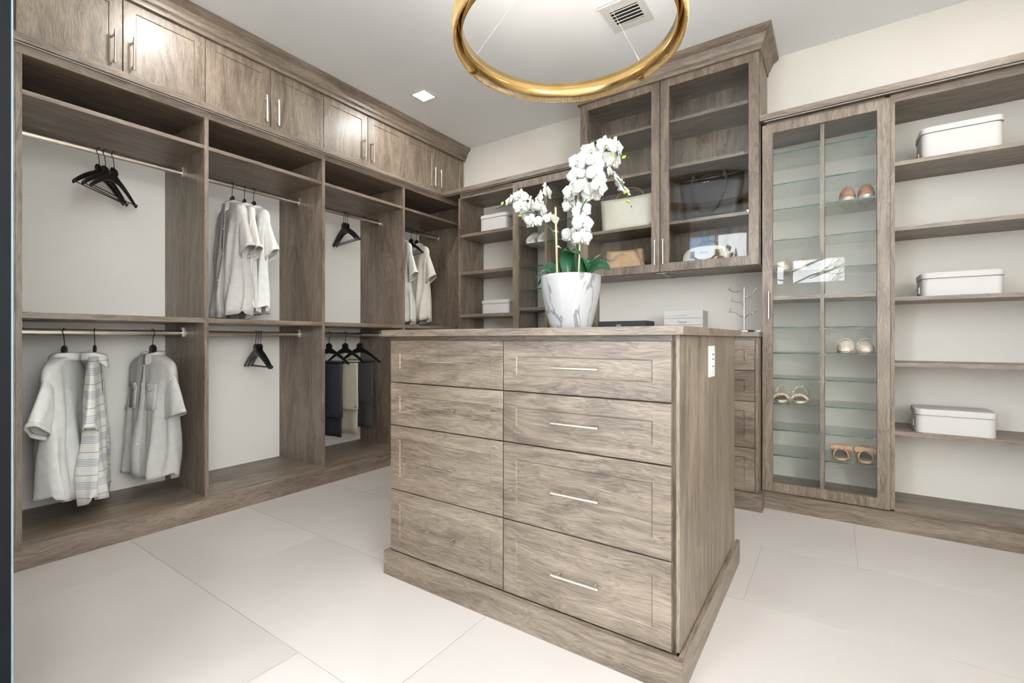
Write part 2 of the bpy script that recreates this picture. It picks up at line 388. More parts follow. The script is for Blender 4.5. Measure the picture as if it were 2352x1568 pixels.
# upper wall cabinets
DX = -2.79; DZ0, DZ1 = 2.175, 2.556
names = ['wall cabinet above the far left hanging closet', 'wall cabinet above the closet with three white and grey shirts',
         'wall cabinet above the closet that holds the trousers', 'wall cabinet above the corner closet, farthest from the viewer']
for i in range(4):
    a = .437+.7115*i; bb = a+.7115
    t = thing('wall_cabinet', 'two door wooden '+names[i], 'cabinet', (-3.0, (a+bb)/2, LZ1))
    MB().box(XW+.002, DX-.021, a+.0005, bb-.0005, LZ1+.0005, 2.60).build('cabinet_box', WZ, t)
    for k in range(2):
        ya = a+.3557*k+.0018; w = .3557-.0036
        d = MB().front((DX, ya, DZ0), Y, Z, X, w, DZ1-DZ0, .049, rec=.0045, be=.003).build('door', WZ, t)
        yh = ya+w-.034 if k == 0 else ya+.034
        pull('handle', (DX, yh, 2.297), Z, X, .155, d)
def crown_prof(): # (outward, z)
    return [(0, 2.552), (.016, 2.552), (.018, 2.562), (.018, 2.572), (.028, 2.582), (.033, 2.60), (.046, 2.622), (.066, 2.636), (.072, 2.642), (.072, CEIL-.001), (0, CEIL-.001)]
cp = crown_prof()
MB_ = MB().prism([(DX+.003+a, z) for a, z in cp], 1, .402, YW-.003)
tag(MB_.build('crown_molding', WY), 'stepped crown molding over the left wall cabinets at the ceiling', 'molding')

# ------------------------------------------------------------------ back wall, left: open shelves and narrow glass cabinet
YP = 2.975
t = thing('open_shelf_unit', 'narrow open shelf unit in the corner with two white boxes', 'shelf', (-2.29, 3.1, 0))
p = MB().box(-2.584, -2.565, YP, YW-.002, DECK-.012, 2.10).build('side_panel', WZ, t)
holes(p, (YP+.035, YP+.24), -2.565, 1, 1.0, 2.05, 'x')
MB().box(-2.565, -2.036, YP, YW-.002, 2.095, 2.1385).build('top_panel', WX, t)
MB().box(-2.565, -2.036, YP+.001, YW-.002, DECK-.019, DECK).build('bottom_deck', WX, t)
for z in (1.80, 1.488, 1.137, .80, .45): MB().box(-2.565, -2.036, YP+.003, YW-.002, z-.025, z).build('shelf', WX, t)
# glass shoe cabinets
GZ = [1.962, 1.791, 1.651, 1.480, 1.310, None, .998, .857, .715, .577, .431, .290]
def shoe_cabinet(x0, label, w=.558, hs=0):
    t = thing('shoe_cabinet', label, 'cabinet', (x0+w/2, 3.1, 0)); x1 = x0+w; xm = x0+w/2
    for a in ((x0, x0+.018), (x1-.018, x1)): MB().box(a[0], a[1], YP, YW-.002, DECK-.012, 2.10).build('side_panel', WZ, t)
    MB().box(xm-.009, xm+.009, YP+.001, YW-.002, DECK, 2.10).build('divider', WZ, t)
    MB().box(x0+.018, x1-.018, YP, YW-.002, 2.10, 2.1385).build('top_panel', WX, t)
    MB().box(x0+.018, x1-.018, YP, YW-.002, DECK-.019, DECK).build('bottom_deck', WX, t)
    for c0, c1 in ((x0+.020, xm-.011), (xm+.011, x1-.020)):
        MB().box(c0-.002, c1+.002, YP+.004, YW-.002, 1.170-.022, 1.170).build('shelf', WX, t)
        pins = MB()
        for z in GZ:
            if z is None: continue
            s_ = MB().box(c0, c1, YP+.006, YW-.01, z-.006, z).build('glass_shelf', M_shelfglass, t)
            MB().box(c0, c1, YP+.004, YP+.0058, z-.006, z).build('glass_edge', M_glassedge, s_)
            for xx in (c0, c1):
                for yy in (YP+.03, YP+.24): pins.tube([(xx-.004, yy, z-.0095), (xx+.004, yy, z-.0095)], .003, 6)
        o = pins.build('shelf_pin', M_chrome, t); o['kind'] = 'stuff'
    d = MB().front((x0-.001, 2.955, .088), X, Z, -Y, w+.002, 2.122-.088, .051, t=.0185, rec=.0035, be=.004, open_=True).build('door', WZ, t)
    MB().box(x0+.048, x1-.048, 2.966, 2.970, .137, 2.073).build('glass_pane', M_pane, d)
    pull('handle', ((x1-.033) if hs else (x0+.033), 2.955, 1.118), Z, -Y, .15, d)
    return t
shoe_cabinet(-2.021, 'tall glass door shoe cabinet behind the orchid, left of the wall display', hs=1)
shoe_cabinet(-.329, 'tall glass door shoe cabinet with four pairs, left of the open shelves')
MB_ = MB().box(-2.70, -1.457, 2.925, 2.97, 0, DECK-.020); tag(MB_.build('plinth', WX), 'plinth board under the corner shelves, mostly behind the island', 'plinth')
fp = MB().box(-1.4615, -1.4575, 2.955, YW-.002, DECK, 2.1385); tag(fp.build('filler_panel', WZ), 'thin upright filler panel left of the drawer counter', 'panel')

# ------------------------------------------------------------------ back wall, centre: drawers, counter, glass display cabinet
CX0, CX1 = -1.455, -.336
def drawer_bank(t, x0, x1, ncol, yf, rows, handle=True, hl=.155):
    w = (x1-x0)/ncol
    for c in range(ncol):
        for (z0, z1) in rows:
            d = MB().front((x0+w*c+.0018, yf, z0), X, Z, -Y, w-.0036, z1-z0, .05, rec=.0035, be=.0035).build('drawer', WX, t)
            if handle: pull('handle', (x0+w*(c+.5), yf, (z0+z1)/2), X, -Y, hl, d)
ROWS = [(.7615, .925), (.5925, .7575), (.3375, .5885), (.0945, .3335)]
t = thing('drawer_cabinet', 'dark wooden drawer base under the counter behind the island', 'cabinet', ((CX0+CX1)/2, 3.08, 0))
MB().box(CX0, CX1, 2.871, YW-.002, .0, .9435).build('cabinet_box', WZ, t)
MB().box(CX0, -.352, 2.86, 2.871, .926, .9435).build('top_rail', WX, t)
MB().box(-.3515, CX1, 2.853, 2.871, .094, .9435).build('side_stile', WZ, t)
drawer_bank(t, CX0, -.3525, 2, 2.851, ROWS)
MB().box(CX0, -.3165, 2.828, 2.85, 0, .092).box(-.335, -.3165, 2.85, 2.923, 0, .092).build('toe_board', WX, t)
tag(MB().box(CX0-.001, -.3305, 2.83, YW-.002, .9445, .970).build('countertop', WX), 'narrow wood counter against the back wall under the display cabinet', 'countertop')
YD = 2.96
t = thing('display_cabinet', 'tall wall hung cabinet with two glass doors and handbags inside', 'cabinet', ((CX0+CX1)/2, 3.1, 1.35))
for a in ((CX0, CX0+.018), (-.360, CX1-.004)): MB().box(a[0], a[1], YD+.021, YW-.002, 1.352, 2.60).build('side_panel', WZ, t)
MB().box(-.912, -.894, YD+.021, YW-.002, 1.37, 2.60).build('divider', WZ, t)
MB().box(CX0+.018, -.36, YW-.014, YW-.002, 1.352, 2.60).build('back_panel', WZ, t)
for c0, c1 in ((CX0+.018, -.912), (-.894, -.360)):
    MB().box(c0, c1, YD+.021, YW-.014, 1.352, 1.372).build('bottom_panel', WX, t)
    MB().box(c0, c1, YD+.021, YW-.014, 2.545, 2.60).build('top_panel', WX, t)
    for z in (2.307, 2.017, 1.669): MB().box(c0, c1, YD+.03, YW-.014, z-.019, z).build('shelf', WX, t)
for x0, x1, hx in ((-1.4545, -.9045, -.928), (-.9005, -.3465, -.876)):
    d = MB().front((x0, YD, 1.354), X, Z, -Y, x1-x0, 2.558-1.354, .052, t=.0195, rec=.004, be=.004, open_=True).build('door', WZ, t)
    MB().box(x0+.049, x1-.049, YD+.011, YD+.015, 1.403, 2.509).build('glass_pane', M_pane, d)
    pull('handle', (hx, YD, 1.475), Z, -Y, .155, d)
b = MB().tube([(-.900, 2.99, 1.349), (-.900, 3.17, 1.349)], .0035, 6).box(-.93, -.87, 2.985, 2.992, 1.347, 1.3515).box(-.93, -.87, 3.165, 3.172, 1.347, 1.3515)
b.build('under_clip', M_nickel, t)
for x, z, n in ((-.60, 1.635, 1), (-.95, 1.62, 1)):
    MB().lathe([(0, 0), (.012, 0), (.014, .008), (.006, .016), (.006, .02)], (x, 3.06, z-.006), 12).build('shelf_knob', M_dark, t)
# mitred crown with a return at the right
y0 = YD-.003; xr = -.350; P1 = [(CX0, y0-a, z) for a, z in cp]; P2 = [(xr+a, y0-a, z) for a, z in cp]; P3 = [(xr+a, YW-.003, z) for a, z in cp]; P0 = [(CX0-a, y0-a, z) for a, z in cp]; P00 = [(CX0-a, YW-.003, z) for a, z in cp]
cm = MB().grid([P00, P0, P2, P3], smooth=False); n = len(cp)
tag(cm.build('crown_molding', WX), 'mitred crown molding capping the glass display cabinet', 'molding')

# ------------------------------------------------------------------ back wall, right: open shelves
t = thing('open_shelf_unit', 'wide open shelf unit at the right edge with three white boxes', 'shelf', (.6, 3.1, 0))
xs = [(.232, .249), (.939, .957), (XR-.02, XR-.002)]
for a, b_ in xs: MB().box(a, b_, YP, YW-.002, DECK-.012, 2.10).build('side_panel', WZ, t)
for a, b_ in ((.249, .939), (.957, XR-.02)):
    MB().box(a, b_, YP+.001, YW-.002, DECK-.019, DECK).build('bottom_deck', WX, t)
    for z in (1.804, 1.483, 1.138, .815, .478): MB().box(a, b_, YP+.003, YW-.002, z-.019, z).build('shelf', WX, t)
MB().box(.232, XR-.002, YP, YW-.002, 2.10, 2.1385).build('top_panel', WX, t)
MB_ = MB().box(-.3285, XR-.002, 2.925, 2.965, 0, .0775).box(-.3285, XR-.002, 2.918, 2.965, .0775, .085); tag(MB_.build('plinth', WX), 'plinth board along the floor under the right hand shelves', 'plinth')
lg = thing('ledge', 'wood ledge board above the right shoe cabinet and open shelves', 'ledge', (.5, 3.1, LZ0))
MB().box(-.3395, XR-.002, 2.925, YW-.002, LZ0, LZ1).build('ledge_board', WX, lg)
MB().box(-.32, XR-.01, 2.942, 2.947, LZ0-.003, LZ0-.0002).build('light_channel', M_plastic, lg)

# ------------------------------------------------------------------ island
t = thing('island', 'freestanding wooden island with eight drawers in front of the closets', 'island', (-.9, 1.7, 0))
MB().box(-1.452, -.347, 1.292, 2.118, .0, .9405).build('island_box', WZ, t)
MB().box(-1.452, -.358, 1.283, 1.292, .926, .9405).build('top_rail', WX, t)
MB().box(-.3465, -.338, 1.282, 2.12, .094, .9405).build('end_panel', WZ, t)
drawer_bank(t, -1.4605, -.3555, 2, 1.27, ROWS)
b = MB().box(-1.4765, -.3235, 1.25, 1.2685, 0, .0925).build('toe_board', WX, t)
MB().box(-.3375, -.3235, 1.2685, 2.154, 0, .0925).build('toe_board', WY, t)
MB().box(-1.4765, -1.4525, 1.2685, 2.154, 0, .0925).build('toe_board', WY, t)
o = MB().box(-1.477, -.3175, 1.238, 2.14, .9412, .9655).build('island_top', WX, t)
md = o.modifiers.new('edge', 'BEVEL'); md.width = .0012; md.segments = 1
ot = thing('wall_outlet', 'white outlet and switch plate on the island end panel', 'outlet', (-.338, 1.665, .857))
MB().box(-.3378, -.333, 1.627, 1.703, .806, .908).build('cover_plate', M_plastic, ot)
MB().box(-.3335, -.3305, 1.640, 1.690, .825, .890).build('rocker', mat('outlet_face', (.70,.69,.67), .4), ot)
for zz in (.838, .862, .878): MB().box(-.3306, -.330, 1.655, 1.675, zz, zz+.004).build('slot', M_dark, ot)

# ------------------------------------------------------------------ ring chandelier
CHX, CHY = -.902, 1.715
t = thing('chandelier', 'large gold ring chandelier with chain fringe hanging over the island', 'chandelier', (CHX, CHY, 2.145))
ro, ri = .464, .433
c0 = (CHX, CHY, 0)
MB().lathe([(ri-.003, 2.158), (ri, 2.158), (ri, 2.226), (ri-.003, 2.226)], c0, 128, closed=True).build('inner_band', M_brass, t)
MB().lathe([(ro-.009, 2.214), (ro+.001, 2.214), (ro+.001, 2.224), (ro-.009, 2.224)], c0, 96, closed=True).build('upper_hoop', M_brass, t)
MB().lathe([(ri, 2.219), (ro-.009, 2.219), (ro-.009, 2.222), (ri, 2.222)], c0, 96, closed=True).build('top_plate', M_brass, t)
MB().lathe([(ri+.006, 2.2225), (ro-.012, 2.2225), (ro-.012, 2.2245), (ri+.006, 2.2245)], c0, 96, closed=True).build('added_uplight', mat('added_uplight_glow', (1,1,1), .5, emit=(1,.95,.88), es=18), t)  # glowing ring added on top of the chandelier to brighten the ceiling
b = MB(); N = 430; cable_az = []
for px in ((-.9999, -.0), ): pass
AZ = [math.radians(a) for a in (187.5, 68.0, 307.5)]
for k in range(N):
    a = 2*PI*k/N
    if min(abs((a-z+PI) % (2*PI)-PI) for z in AZ) < .031: continue
    ca, sa = math.cos(a), math.sin(a); P = []
    for r, z in ((ro+.002, 2.222), (ro+.0035, 2.18), (ro+.001, 2.153), (ro-.004, 2.1475), (ro-.009, 2.153), (ro-.0125, 2.18), (ro-.012, 2.214)): P.append((CHX+r*ca, CHY+r*sa, z))
    b.tube(P, .0016, 4, cap=False)
o = b.build('chain_fringe', M_strand, t); o['kind'] = 'stuff'
# bottom rope edge
P = []
for k in range(721):
    a = 2*PI*k/720; q = a*180; P.append((CHX+(ro-.004+.002*math.cos(q))*math.cos(a), CHY+(ro-.004+.002*math.cos(q))*math.sin(a), 2.1475+.002*math.sin(q)))
MB().tube(P, .0022, 5, cap=False).build('rope_edge', M_strand, t)
for a in AZ:
    ca, sa = math.cos(a), math.sin(a); R_ = Vector((ca, sa, 0)); T_ = Vector((-sa, ca, 0)); b = MB(); vs = []
    for r in (ri+.002, ro+.004):
        for u in (-.013, .013):
            for z in (2.150, 2.2185): vs.append(Vector(c0)+R_*r+T_*u+Z*z)
    b.add(vs, [(0,1,3,2), (4,6,7,5), (0,4,5,1), (2,3,7,6), (0,2,6,4), (1,5,7,3)]); b.build('bracket', M_brass, t)
    MB().tube([Vector(c0)+R_*(ri+.004)+Z*2.226, Vector((CHX, CHY, 2.60))+R_*.03], .0011, 5).build('cable', M_chrome, t)
MB().lathe([(0, 2.596), (.058, 2.596), (.062, 2.60), (.062, CEIL+.011), (0, CEIL+.011)], c0, 40).build('canopy', M_brass, t)
t.location.z -= .012

# ------------------------------------------------------------------ hangers
def arm_mesh(hw=.186, zs=-.108, ze=-.205):
    b = MB(); P = []
    n = 18
    for i in range(n+1):
        u = -1+2*i/n; a = abs(u); x = u*hw
        z = zs+(ze-zs)*(a**1.1) + .008*math.sin(PI*a); hgt = .021-.009*a; th = .0052+.0022*math.sin(PI*min(1, a*1.1))
        if a < .12: hgt = .028
        yy = .004*a*a
        P.append([(x, yy-th, z-hgt), (x, yy-th*1.1, z), (x, yy-th*.5, z+hgt*.8), (x, yy+th*.5, z+hgt*.8), (x, yy+th*1.1, z), (x, yy+th, z-hgt)])
    b.grid(P, True); b.add(P[0], [(5,4,3,2,1,0)]); b.add(P[-1], [(0,1,2,3,4,5)])
    b.add([(x, y, z) for z, w in ((-.112, .052), (-.056, .032)) for x in (-w, w) for y in (-.010, .010)], [(0,1,3,2), (4,6,7,5), (0,4,5,1), (2,3,7,6), (0,2,6,4), (1,5,7,3)])
    return b
def hook_mesh():
    P = [(0, 0, -.064), (0, 0, -.045)]
    for k in range(15):
        a = -PI/2+.25+(PI*1.28)*k/14; P.append((.0185*math.cos(a)*1.0, 0, .0005+.0185*math.sin(a)))
    return MB().tube([(0,0,-.064), (0,0,-.045), (.005,0,-.032)]+P[2:], .0018, 6)
H = {}
def hanger(y, zr, A, label, group=None, x=-3.005):
    t = thing('coat_hanger', label, 'hanger', (x, y, zr), A, group)
    if not H:
        a = arm_mesh().build('shoulder_bar', M_black, t, True, subd(1)); h = hook_mesh().build('hook', M_dark, t, True)
        c = MB().tube([(-.188, .010, -.206), (.188, .010, -.206)], .0028, 6).tube([(-.188, .010, -.206), (-.188, .010, -.195)], .0028, 5).tube([(.188, .010, -.206), (.188, .010, -.195)], .0028, 5).build('crossbar', M_black, t, True)
        H.update(a=a, h=h, c=c)
    else:
        for k in 'ahc': q = H[k].copy(); q.parent = t; COL.objects.link(q)
    return t
D = math.radians
ZU, ZL = 1.860, .965
for y, n in ((.760, 'leftmost of the three empty black hangers on the top left rod'), (.784, 'middle of the three empty black hangers on the top left rod'), (.818, 'rightmost of the three empty black hangers on the top left rod')):
    hanger(y, ZU, D({.760: -44, .784: -41, .818: -43}[y]), n, 'empty black hangers on the top left rod')
for y, a, n in ((1.524, -6, 'leftmost'), (1.5395, -8, 'middle'), (1.555, -10, 'rightmost')):
    hanger(y, ZL, D(a), n+' of three empty black hangers on the lower rod below the white shirts', 'empty black hangers on the second lower rod')
for y, a, n in ((2.165, -11, 'leftmost'), (2.1815, -9, 'middle'), (2.2, -10, 'rightmost')):
    hanger(y, ZU, D(a), n+' of three empty black hangers on the rod above the trousers', 'empty black hangers above the trousers')

# ------------------------------------------------------------------ shirts
def cloth(name, c, rough=.85, stripes=None, bump=.5, weave=900):
    m = mat(name, c, rough); nt = NT(m); v = coords(nt, (1, 1, 1), False)
    f = nt.n('ShaderNodeTexNoise', _Scale=28.0, _Detail=4.0); nt.l(v, f.inputs['Vector'])
    lo = tuple(x*.90 for x in c); r = ramp(nt, [(.3, lo), (.7, c)], f.outputs[0]); colr = r.outputs[0]
    if stripes:
        # stripes = list of (centre, half width, colour) repeating every 'per' metres down the cloth
        per, lst = stripes; sep = nt.n('ShaderNodeSeparateXYZ'); nt.l(v, sep.inputs[0])
        md = nt.n('ShaderNodeMath', operation='MODULO'); ad = nt.n('ShaderNodeMath', operation='ADD'); ad.inputs[1].default_value = 10*per
        nt.l(sep.outputs[2], ad.inputs[0]); nt.l(ad.outputs[0], md.inputs[0]); md.inputs[1].default_value = per
        for c0_, hw, sc_ in lst:
            sb = nt.n('ShaderNodeMath', operation='SUBTRACT'); sb.inputs[1].default_value = c0_; nt.l(md.outputs[0], sb.inputs[0])
            ab = nt.n('ShaderNodeMath', operation='ABSOLUTE'); nt.l(sb.outputs[0], ab.inputs[0])
            lt = nt.n('ShaderNodeMath', operation='LESS_THAN'); lt.inputs[1].default_value = hw; nt.l(ab.outputs[0], lt.inputs[0])
            mx = nt.n('ShaderNodeMix', data_type='RGBA'); nt.l(lt.outputs[0], mx.inputs[0]); nt.l(colr, mx.inputs[6]); mx.inputs[7].default_value = (*sc_, 1); colr = mx.outputs[2]
    nt.l(colr, nt.b.inputs['Base Color'])
    bp = nt.n('ShaderNodeBump'); bp.inputs['Strength'].default_value = bump; bp.inputs['Distance'].default_value = .006
    g = nt.n('ShaderNodeTexNoise', _Scale=22.0, _Detail=7.0, _Distortion=.8); nt.l(v, g.inputs['Vector']); nt.l(g.outputs[0], bp.inputs['Height']); nt.l(bp.outputs[0], nt.b.inputs['Normal'])
    return m
C_white = cloth('white_cotton', (.78,.775,.75)); C_grey = cloth('grey_seersucker', (.50,.485,.46), bump=.6); C_oat = cloth('oatmeal_linen', (.56,.53,.50))
C_cream = cloth('cream_cotton', (.76,.735,.68), bump=.5)
C_strp = cloth('blue_striped_cotton', (.76,.75,.72), stripes=(.105, [(.010+.0075*i, .0011, (.20,.23,.31)) for i in range(5)]+[(.072, .0018, (.42,.33,.25))]))
C_pin = cloth('beige_pinstripe', (.66,.62,.54), stripes=(.009, [(.004, .0014, (.50,.455,.38))]))
M_button = mat('shell_button', (.75,.72,.66), .3)
def shirt(label, y, A, zr, m, seed=0, front=-1, L=.76, flare=0., closed=True, pockets=False, sleeves=(1, 1), slen=.20, gather=False, x=-3.005, wid=1.0, name='shirt', cat='shirt', thick=1.0, split=False, splay=1.0, group=None):
    """local frame: X along the shoulders, front towards front*Y, z 0 at the rod centre"""
    t = thing(name, label, cat, (x, y, zr), A, group); R = random.Random(seed); ph = [R.uniform(0, 6.28) for _ in range(8)]
    prof = [(-.114, .052, .040), (-.118, .066, .042), (-.124, .098, .036), (-.134, .138, .032), (-.150, .176, .036), (-.172, .202, .037), (-.205, .208, .040), (-.27, .198, .045),
            (-.34, .192, .050), (-.42, .188, .054), (-.50, .187, .058), (-.58, .188, .060), (-.66, .190, .062), (-.72, .192, .064), (-L, .194, .064)]
    NU = 72
    def pt(i, phi, off=0.0):
        z, hw, th = prof[i]; hw *= wid; th *= thick; d = max(0, min(1, (-z-.15)/.5))
        if gather:
            g = math.exp(-((z+.44)/.06)**2); hw *= 1-.30*g; th *= 1-.1*g
        hw *= 1+flare*d
        c, s_ = math.cos(phi), math.sin(phi); ex = .72
        px = hw*(abs(c)**ex)*(1 if c > 0 else -1); py = th*(abs(s_)**.85)*(1 if s_ > 0 else -1)
        rip = (.017*math.sin(px*48+ph[0]+z*3)+.011*math.sin(px*95+ph[1]-z*5)+.006*math.sin(z*17+px*20+ph[2]))*d
        if gather: rip += .006*math.sin(px*160)*math.exp(-((z+.46)/.12)**2)
        zz = z
        if i == len(prof)-1: zz = z+.035*(abs(c)**3)+(.018 if s_*front < 0 else 0)*-1
        py += rip+(1 if s_ > 0 else -1)*off
        return Vector((px, py, zz))
    P = [[pt(i, 2*PI*k/NU+1e-4) for k in range(NU)] for i in range(len(prof))]
    body = MB().grid(P, True).build('body', m, t, True, subd(1, .0016))
    # sleeves
    for sd, on in ((1, sleeves[0]), (-1, sleeves[1])):
        if not on: continue
        sp = splay if sd > 0 else .25
        S0 = Vector((sd*(.140 if sd > 0 else .128)*wid, 0, -.225)); E0 = Vector((sd*(.140+slen*.52*sp)*wid, 0, -.232-slen)); d = (E0-S0).normalized()
        ax = Vector((d.z, 0, -d.x))*-1; Q = []
        for j in range(9):
            u = j/8; c_ = S0.lerp(E0, u); ra = .060+.014*u; rb = .020*thick+.012*u; row = []
            for k in range(24):
                a = 2*PI*k/24; w_ = .004*math.sin(a*5+ph[3]+u*4)*u
                row.append(c_+ax*math.cos(a)*(ra+w_)+Vector((0, 1, 0))*math.sin(a)*(rb+w_)+Vector((0, 0, .0)))
            Q.append(row)
        # cuff hem fold
        Q.append([p+d*.0 - (p-E0)*.05 for p in Q[-1]]); Q.append([p-d*.022 for p in Q[-1]])
        MB().grid(Q, True).build('sleeve', m, t, True, subd(1, .0015))
        h_ = [p+(p-E0)*.03 for p in Q[8]]; h2 = [p-d*.02+(p-E0)*.02 for p in Q[8]]
        MB().grid([h2, h_], True).build('cuff', m, t, True, solid(.002))
    # collar: stand and folded leaf
    n = 28; a0 = .38; rows = [[], [], [], []]; fr = -PI/2 if front < 0 else PI/2
    for k in range(n+1):
        a = fr+a0+(2*PI-2*a0)*k/n; tip = max(0, 1-min(k, n-k)/5.0)
        for j, (rx, ry, z) in enumerate(((.055, .043, -.105), (.058, .047, -.072), (.063, .052, -.070), (.069+.008*tip, .054+.006*tip, -.108-.034*tip))):
            rows[j].append((rx*math.cos(a)*1.0, ry*math.sin(a), z-.026-(.012 if math.sin(a)*front > .3 else 0)*(abs(math.sin(a)))))
    MB().grid(rows).build('collar', m, t, True, subd(1, .0018))
    # placket and buttons down the front
    cx = 0.0; pw = .014; rowsP = []
    fi = range(2, len(prof))
    def surf(i, xx, off):
        z, hw, th = prof[i]; best = None
        for k in range(0, 181):
            phi = fr-PI/2+PI*k/180; p = pt(i, phi, off)
            if best is None or abs(p.x-xx) < abs(best.x-xx): best = p
        return best
    pl_ = [[surf(i, xx, .0035) for xx in (-pw, 0, pw)] for i in fi]
    MB().grid(pl_).build('placket', m, t, True, solid(.0015))
    for i in range(3, len(prof)-1, 2):
        p = surf(i, 0, .0065); MB().sphere(p, .0052, .0022, .0052, 10, 6).build('button', M_button, t, True)
    if pockets:
        for sx in (-.085, .085):
            rows2 = []
            for z_i, zz in ((7, -.275), (8, -.34), (9, -.40)):
                rows2.append([Vector((p.x, p.y, zz)) for p in (surf(z_i, sx+u, .005) for u in (-.042, -.021, 0, .021, .042))])
            MB().grid(rows2).build('pocket', m, t, True, solid(.002))
            top = [Vector((p.x, p.y+front*.004, -.262)) for p in (surf(7, sx+u, .005) for u in (-.045, -.023, 0, .023, .045))]
            bot = [Vector((q.x, q.y+front*.003, -.288-.014*(1-abs(u)))) for q, u in zip(top, (-1, -.5, 0, .5, 1))]
            MB().grid([top, bot]).build('pocket_flap', m, t, True, solid(.003))
            q = bot[2]; MB().sphere((q.x, q.y+front*.003, q.z+.008), .0048, .002, .0048, 8, 6).build('button', M_button, t, True)
    return t
hs = 'black hanger holding the '
def dress(lab, y, A, zr, m, **k):
    hanger(y, zr, A, hs+k.pop('hl'), None); return shirt(lab, y, A, zr, m, **k)
dress('white short sleeved shirt seen from behind on the lower left rod', .632, D(-29), ZL, C_white, hl='white shirt that is seen from behind, lower left', front=-1, seed=1, splay=1.3)
dress('white shirt with blue horizontal stripes hanging nearly edge-on', .743, D(-18), ZL, C_strp, hl='blue striped shirt on the lower left rod', front=1, seed=2, thick=.62, L=.80, slen=.22, splay=.7)
dress('grey button shirt with two flap chest pockets, seen from the front', .982, D(9), ZL, C_grey, hl='grey shirt with flap pockets', front=-1, seed=3, pockets=True, splay=.75, wid=.97)
dress('oatmeal grey shirt, leftmost of three on the second upper rod', 1.383, D(-6), ZU, C_oat, hl='oatmeal grey shirt on the second upper rod', front=-1, seed=4, L=.80)
dress('cream white shirt between the grey shirt and the whitest one', 1.454, D(-11), ZU, C_cream, hl='cream shirt in the middle of the second upper rod', front=-1, seed=5, thick=.55)
dress('bright white shirt, rightmost of three on the second upper rod', 1.510, D(-3), ZU, C_white, hl='bright white shirt on the second upper rod', front=-1, seed=6, thick=.55)
dress('cream shirt dress with gathered waist in the corner closet', 2.735, D(-20), ZU, C_cream, hl='gathered cream dress in the corner closet', front=-1, seed=7, gather=True, thick=.7, L=.80, name='shirt_dress', cat='dress')
dress('beige pinstriped short sleeved shirt in the corner closet', 2.905, D(-14), ZU, C_pin, hl='beige pinstriped shirt in the corner closet', front=-1, seed=8, L=.78, thick=.7)
hanger(2.84, ZU, D(-14), 'black hanger between the cream dress and the beige shirt')

# ------------------------------------------------------------------ trousers
C_navy = cloth('navy_wool', (.034,.037,.047), bump=.15); C_khaki = cloth('beige_chino', (.56,.50,.385), bump=.15); C_char = cloth('charcoal_wool', (.052,.056,.056), bump=.15)
def trousers(label, hl, y, A, m, seed, l1, l2, x1=.115, sh=0.0):
    hanger(y, ZL, A, hl); t = thing('trousers', label, 'trousers', (-3.005, y, ZL), A); R = random.Random(seed)
    zb = -.206
    def layer(x0, x1, z1, yo, w1, name, sx=0.0):
        P = []
        for j in range(13):
            u = j/12; z = zb-.004+(z1-zb)*u; row = []
            for k in range(17):
                v_ = k/16; xx = (x0+sx*u)+(x1-x0)*(1+w1*u)*(v_-.5)+(x1-x0)*.5
                row.append((xx, .010+yo*(1+.6*u)+.005*math.sin(v_*9+seed+yo*90)*u+.0035*math.sin(v_*PI*2)*u, z))
            P.append(row)
        return MB().grid(P).build(name, m, t, True, solid(.007))
    layer(-.115+sh, .125+sh, -l1, -.013, .12, 'waist_half')
    layer(-.105+sh, .105+sh, -l2, .013, -.12, 'leg_half')
    P = [[(-.115+sh+.24*k/16, .010-.008*math.cos(a)*1.6, zb+.0025+.0115*math.sin(a)) for k in range(17)] for a in [PI*(j/6) for j in range(7)]]
    MB().grid(P).build('fold', m, t, True, solid(.006))
    z1 = -l1; w_ = .024*1.0
    MB().box(-.131+sh, .141+sh, -.0215, -.0165, z1-.002, z1+.036).build('waistband', m, t, True)
    for xx in (-.08, .03, .10): MB().box(xx+sh-.004, xx+sh+.004, -.0235, -.0205, z1-.004, z1+.044).build('belt_loop', m, t, True)
    MB().sphere((.125+sh, -.024, z1+.018), .006, .003, .006, 10, 6).build('button', M_dark, t, True)
    return t
trousers('dark navy trousers folded over a hanger, leftmost of three', 'black hanger under the folded navy trousers', 2.045, D(8), C_navy, 1, .585, .735)
trousers('beige trousers folded over a hanger between two dark pairs', 'black hanger under the folded beige trousers', 2.181, D(8), C_khaki, 2, .545, .735)
trousers('charcoal grey trousers folded over a hanger, rightmost of three', 'black hanger under the folded charcoal trousers', 2.312, D(12), C_char, 3, .50, .71)

# ------------------------------------------------------------------ storage boxes
def box(label, x0, x1, y0, y1, z, h, side, group='white storage boxes', r=.03):
    t = thing('storage_box', label, 'box', ((x0+x1)/2, (y0+y1)/2, z), 0, group)
    MB().rbox(x0+.004, x1-.004, y0+.004, y1-.004, z+.0005, z+h-.028, r).build('box_body', M_white, t)
    MB().rbox(x0, x1, y0, y1, z+h-.0275, z+h, r+.003).build('lid', M_white, t)
    xs_ = x0+.004 if side < 0 else x1-.004; ym = (y0+y1)/2
    if side < 0:
        b = MB().box(xs_-.004, xs_, ym-.02, ym+.02, z+.02, z+.05); b.tube([(xs_-.004, ym-.014, z+.045), (xs_-.011, ym-.012, z+.035), (xs_-.011, ym+.012, z+.035), (xs_-.004, ym+.014, z+.045)], .0025, 6)
        b.build('label_clasp', M_nickel, t)
    else:
        MB().tube([(xs_, ym-.03, z+.03), (xs_+.010, ym-.03, z+.03), (xs_+.010, ym+.03, z+.03), (xs_, ym+.03, z+.03)], .003, 6).build('handle', M_dark, t)
    return t
box('white lidded box on the upper shelf of the corner shelf unit', -2.385, -2.115, 3.0, 3.24, 1.80, .132, 1)
box('flat white lidded box on the lower corner shelf near the orchid', -2.372, -2.09, 3.0, 3.24, 1.137, .108, 1)
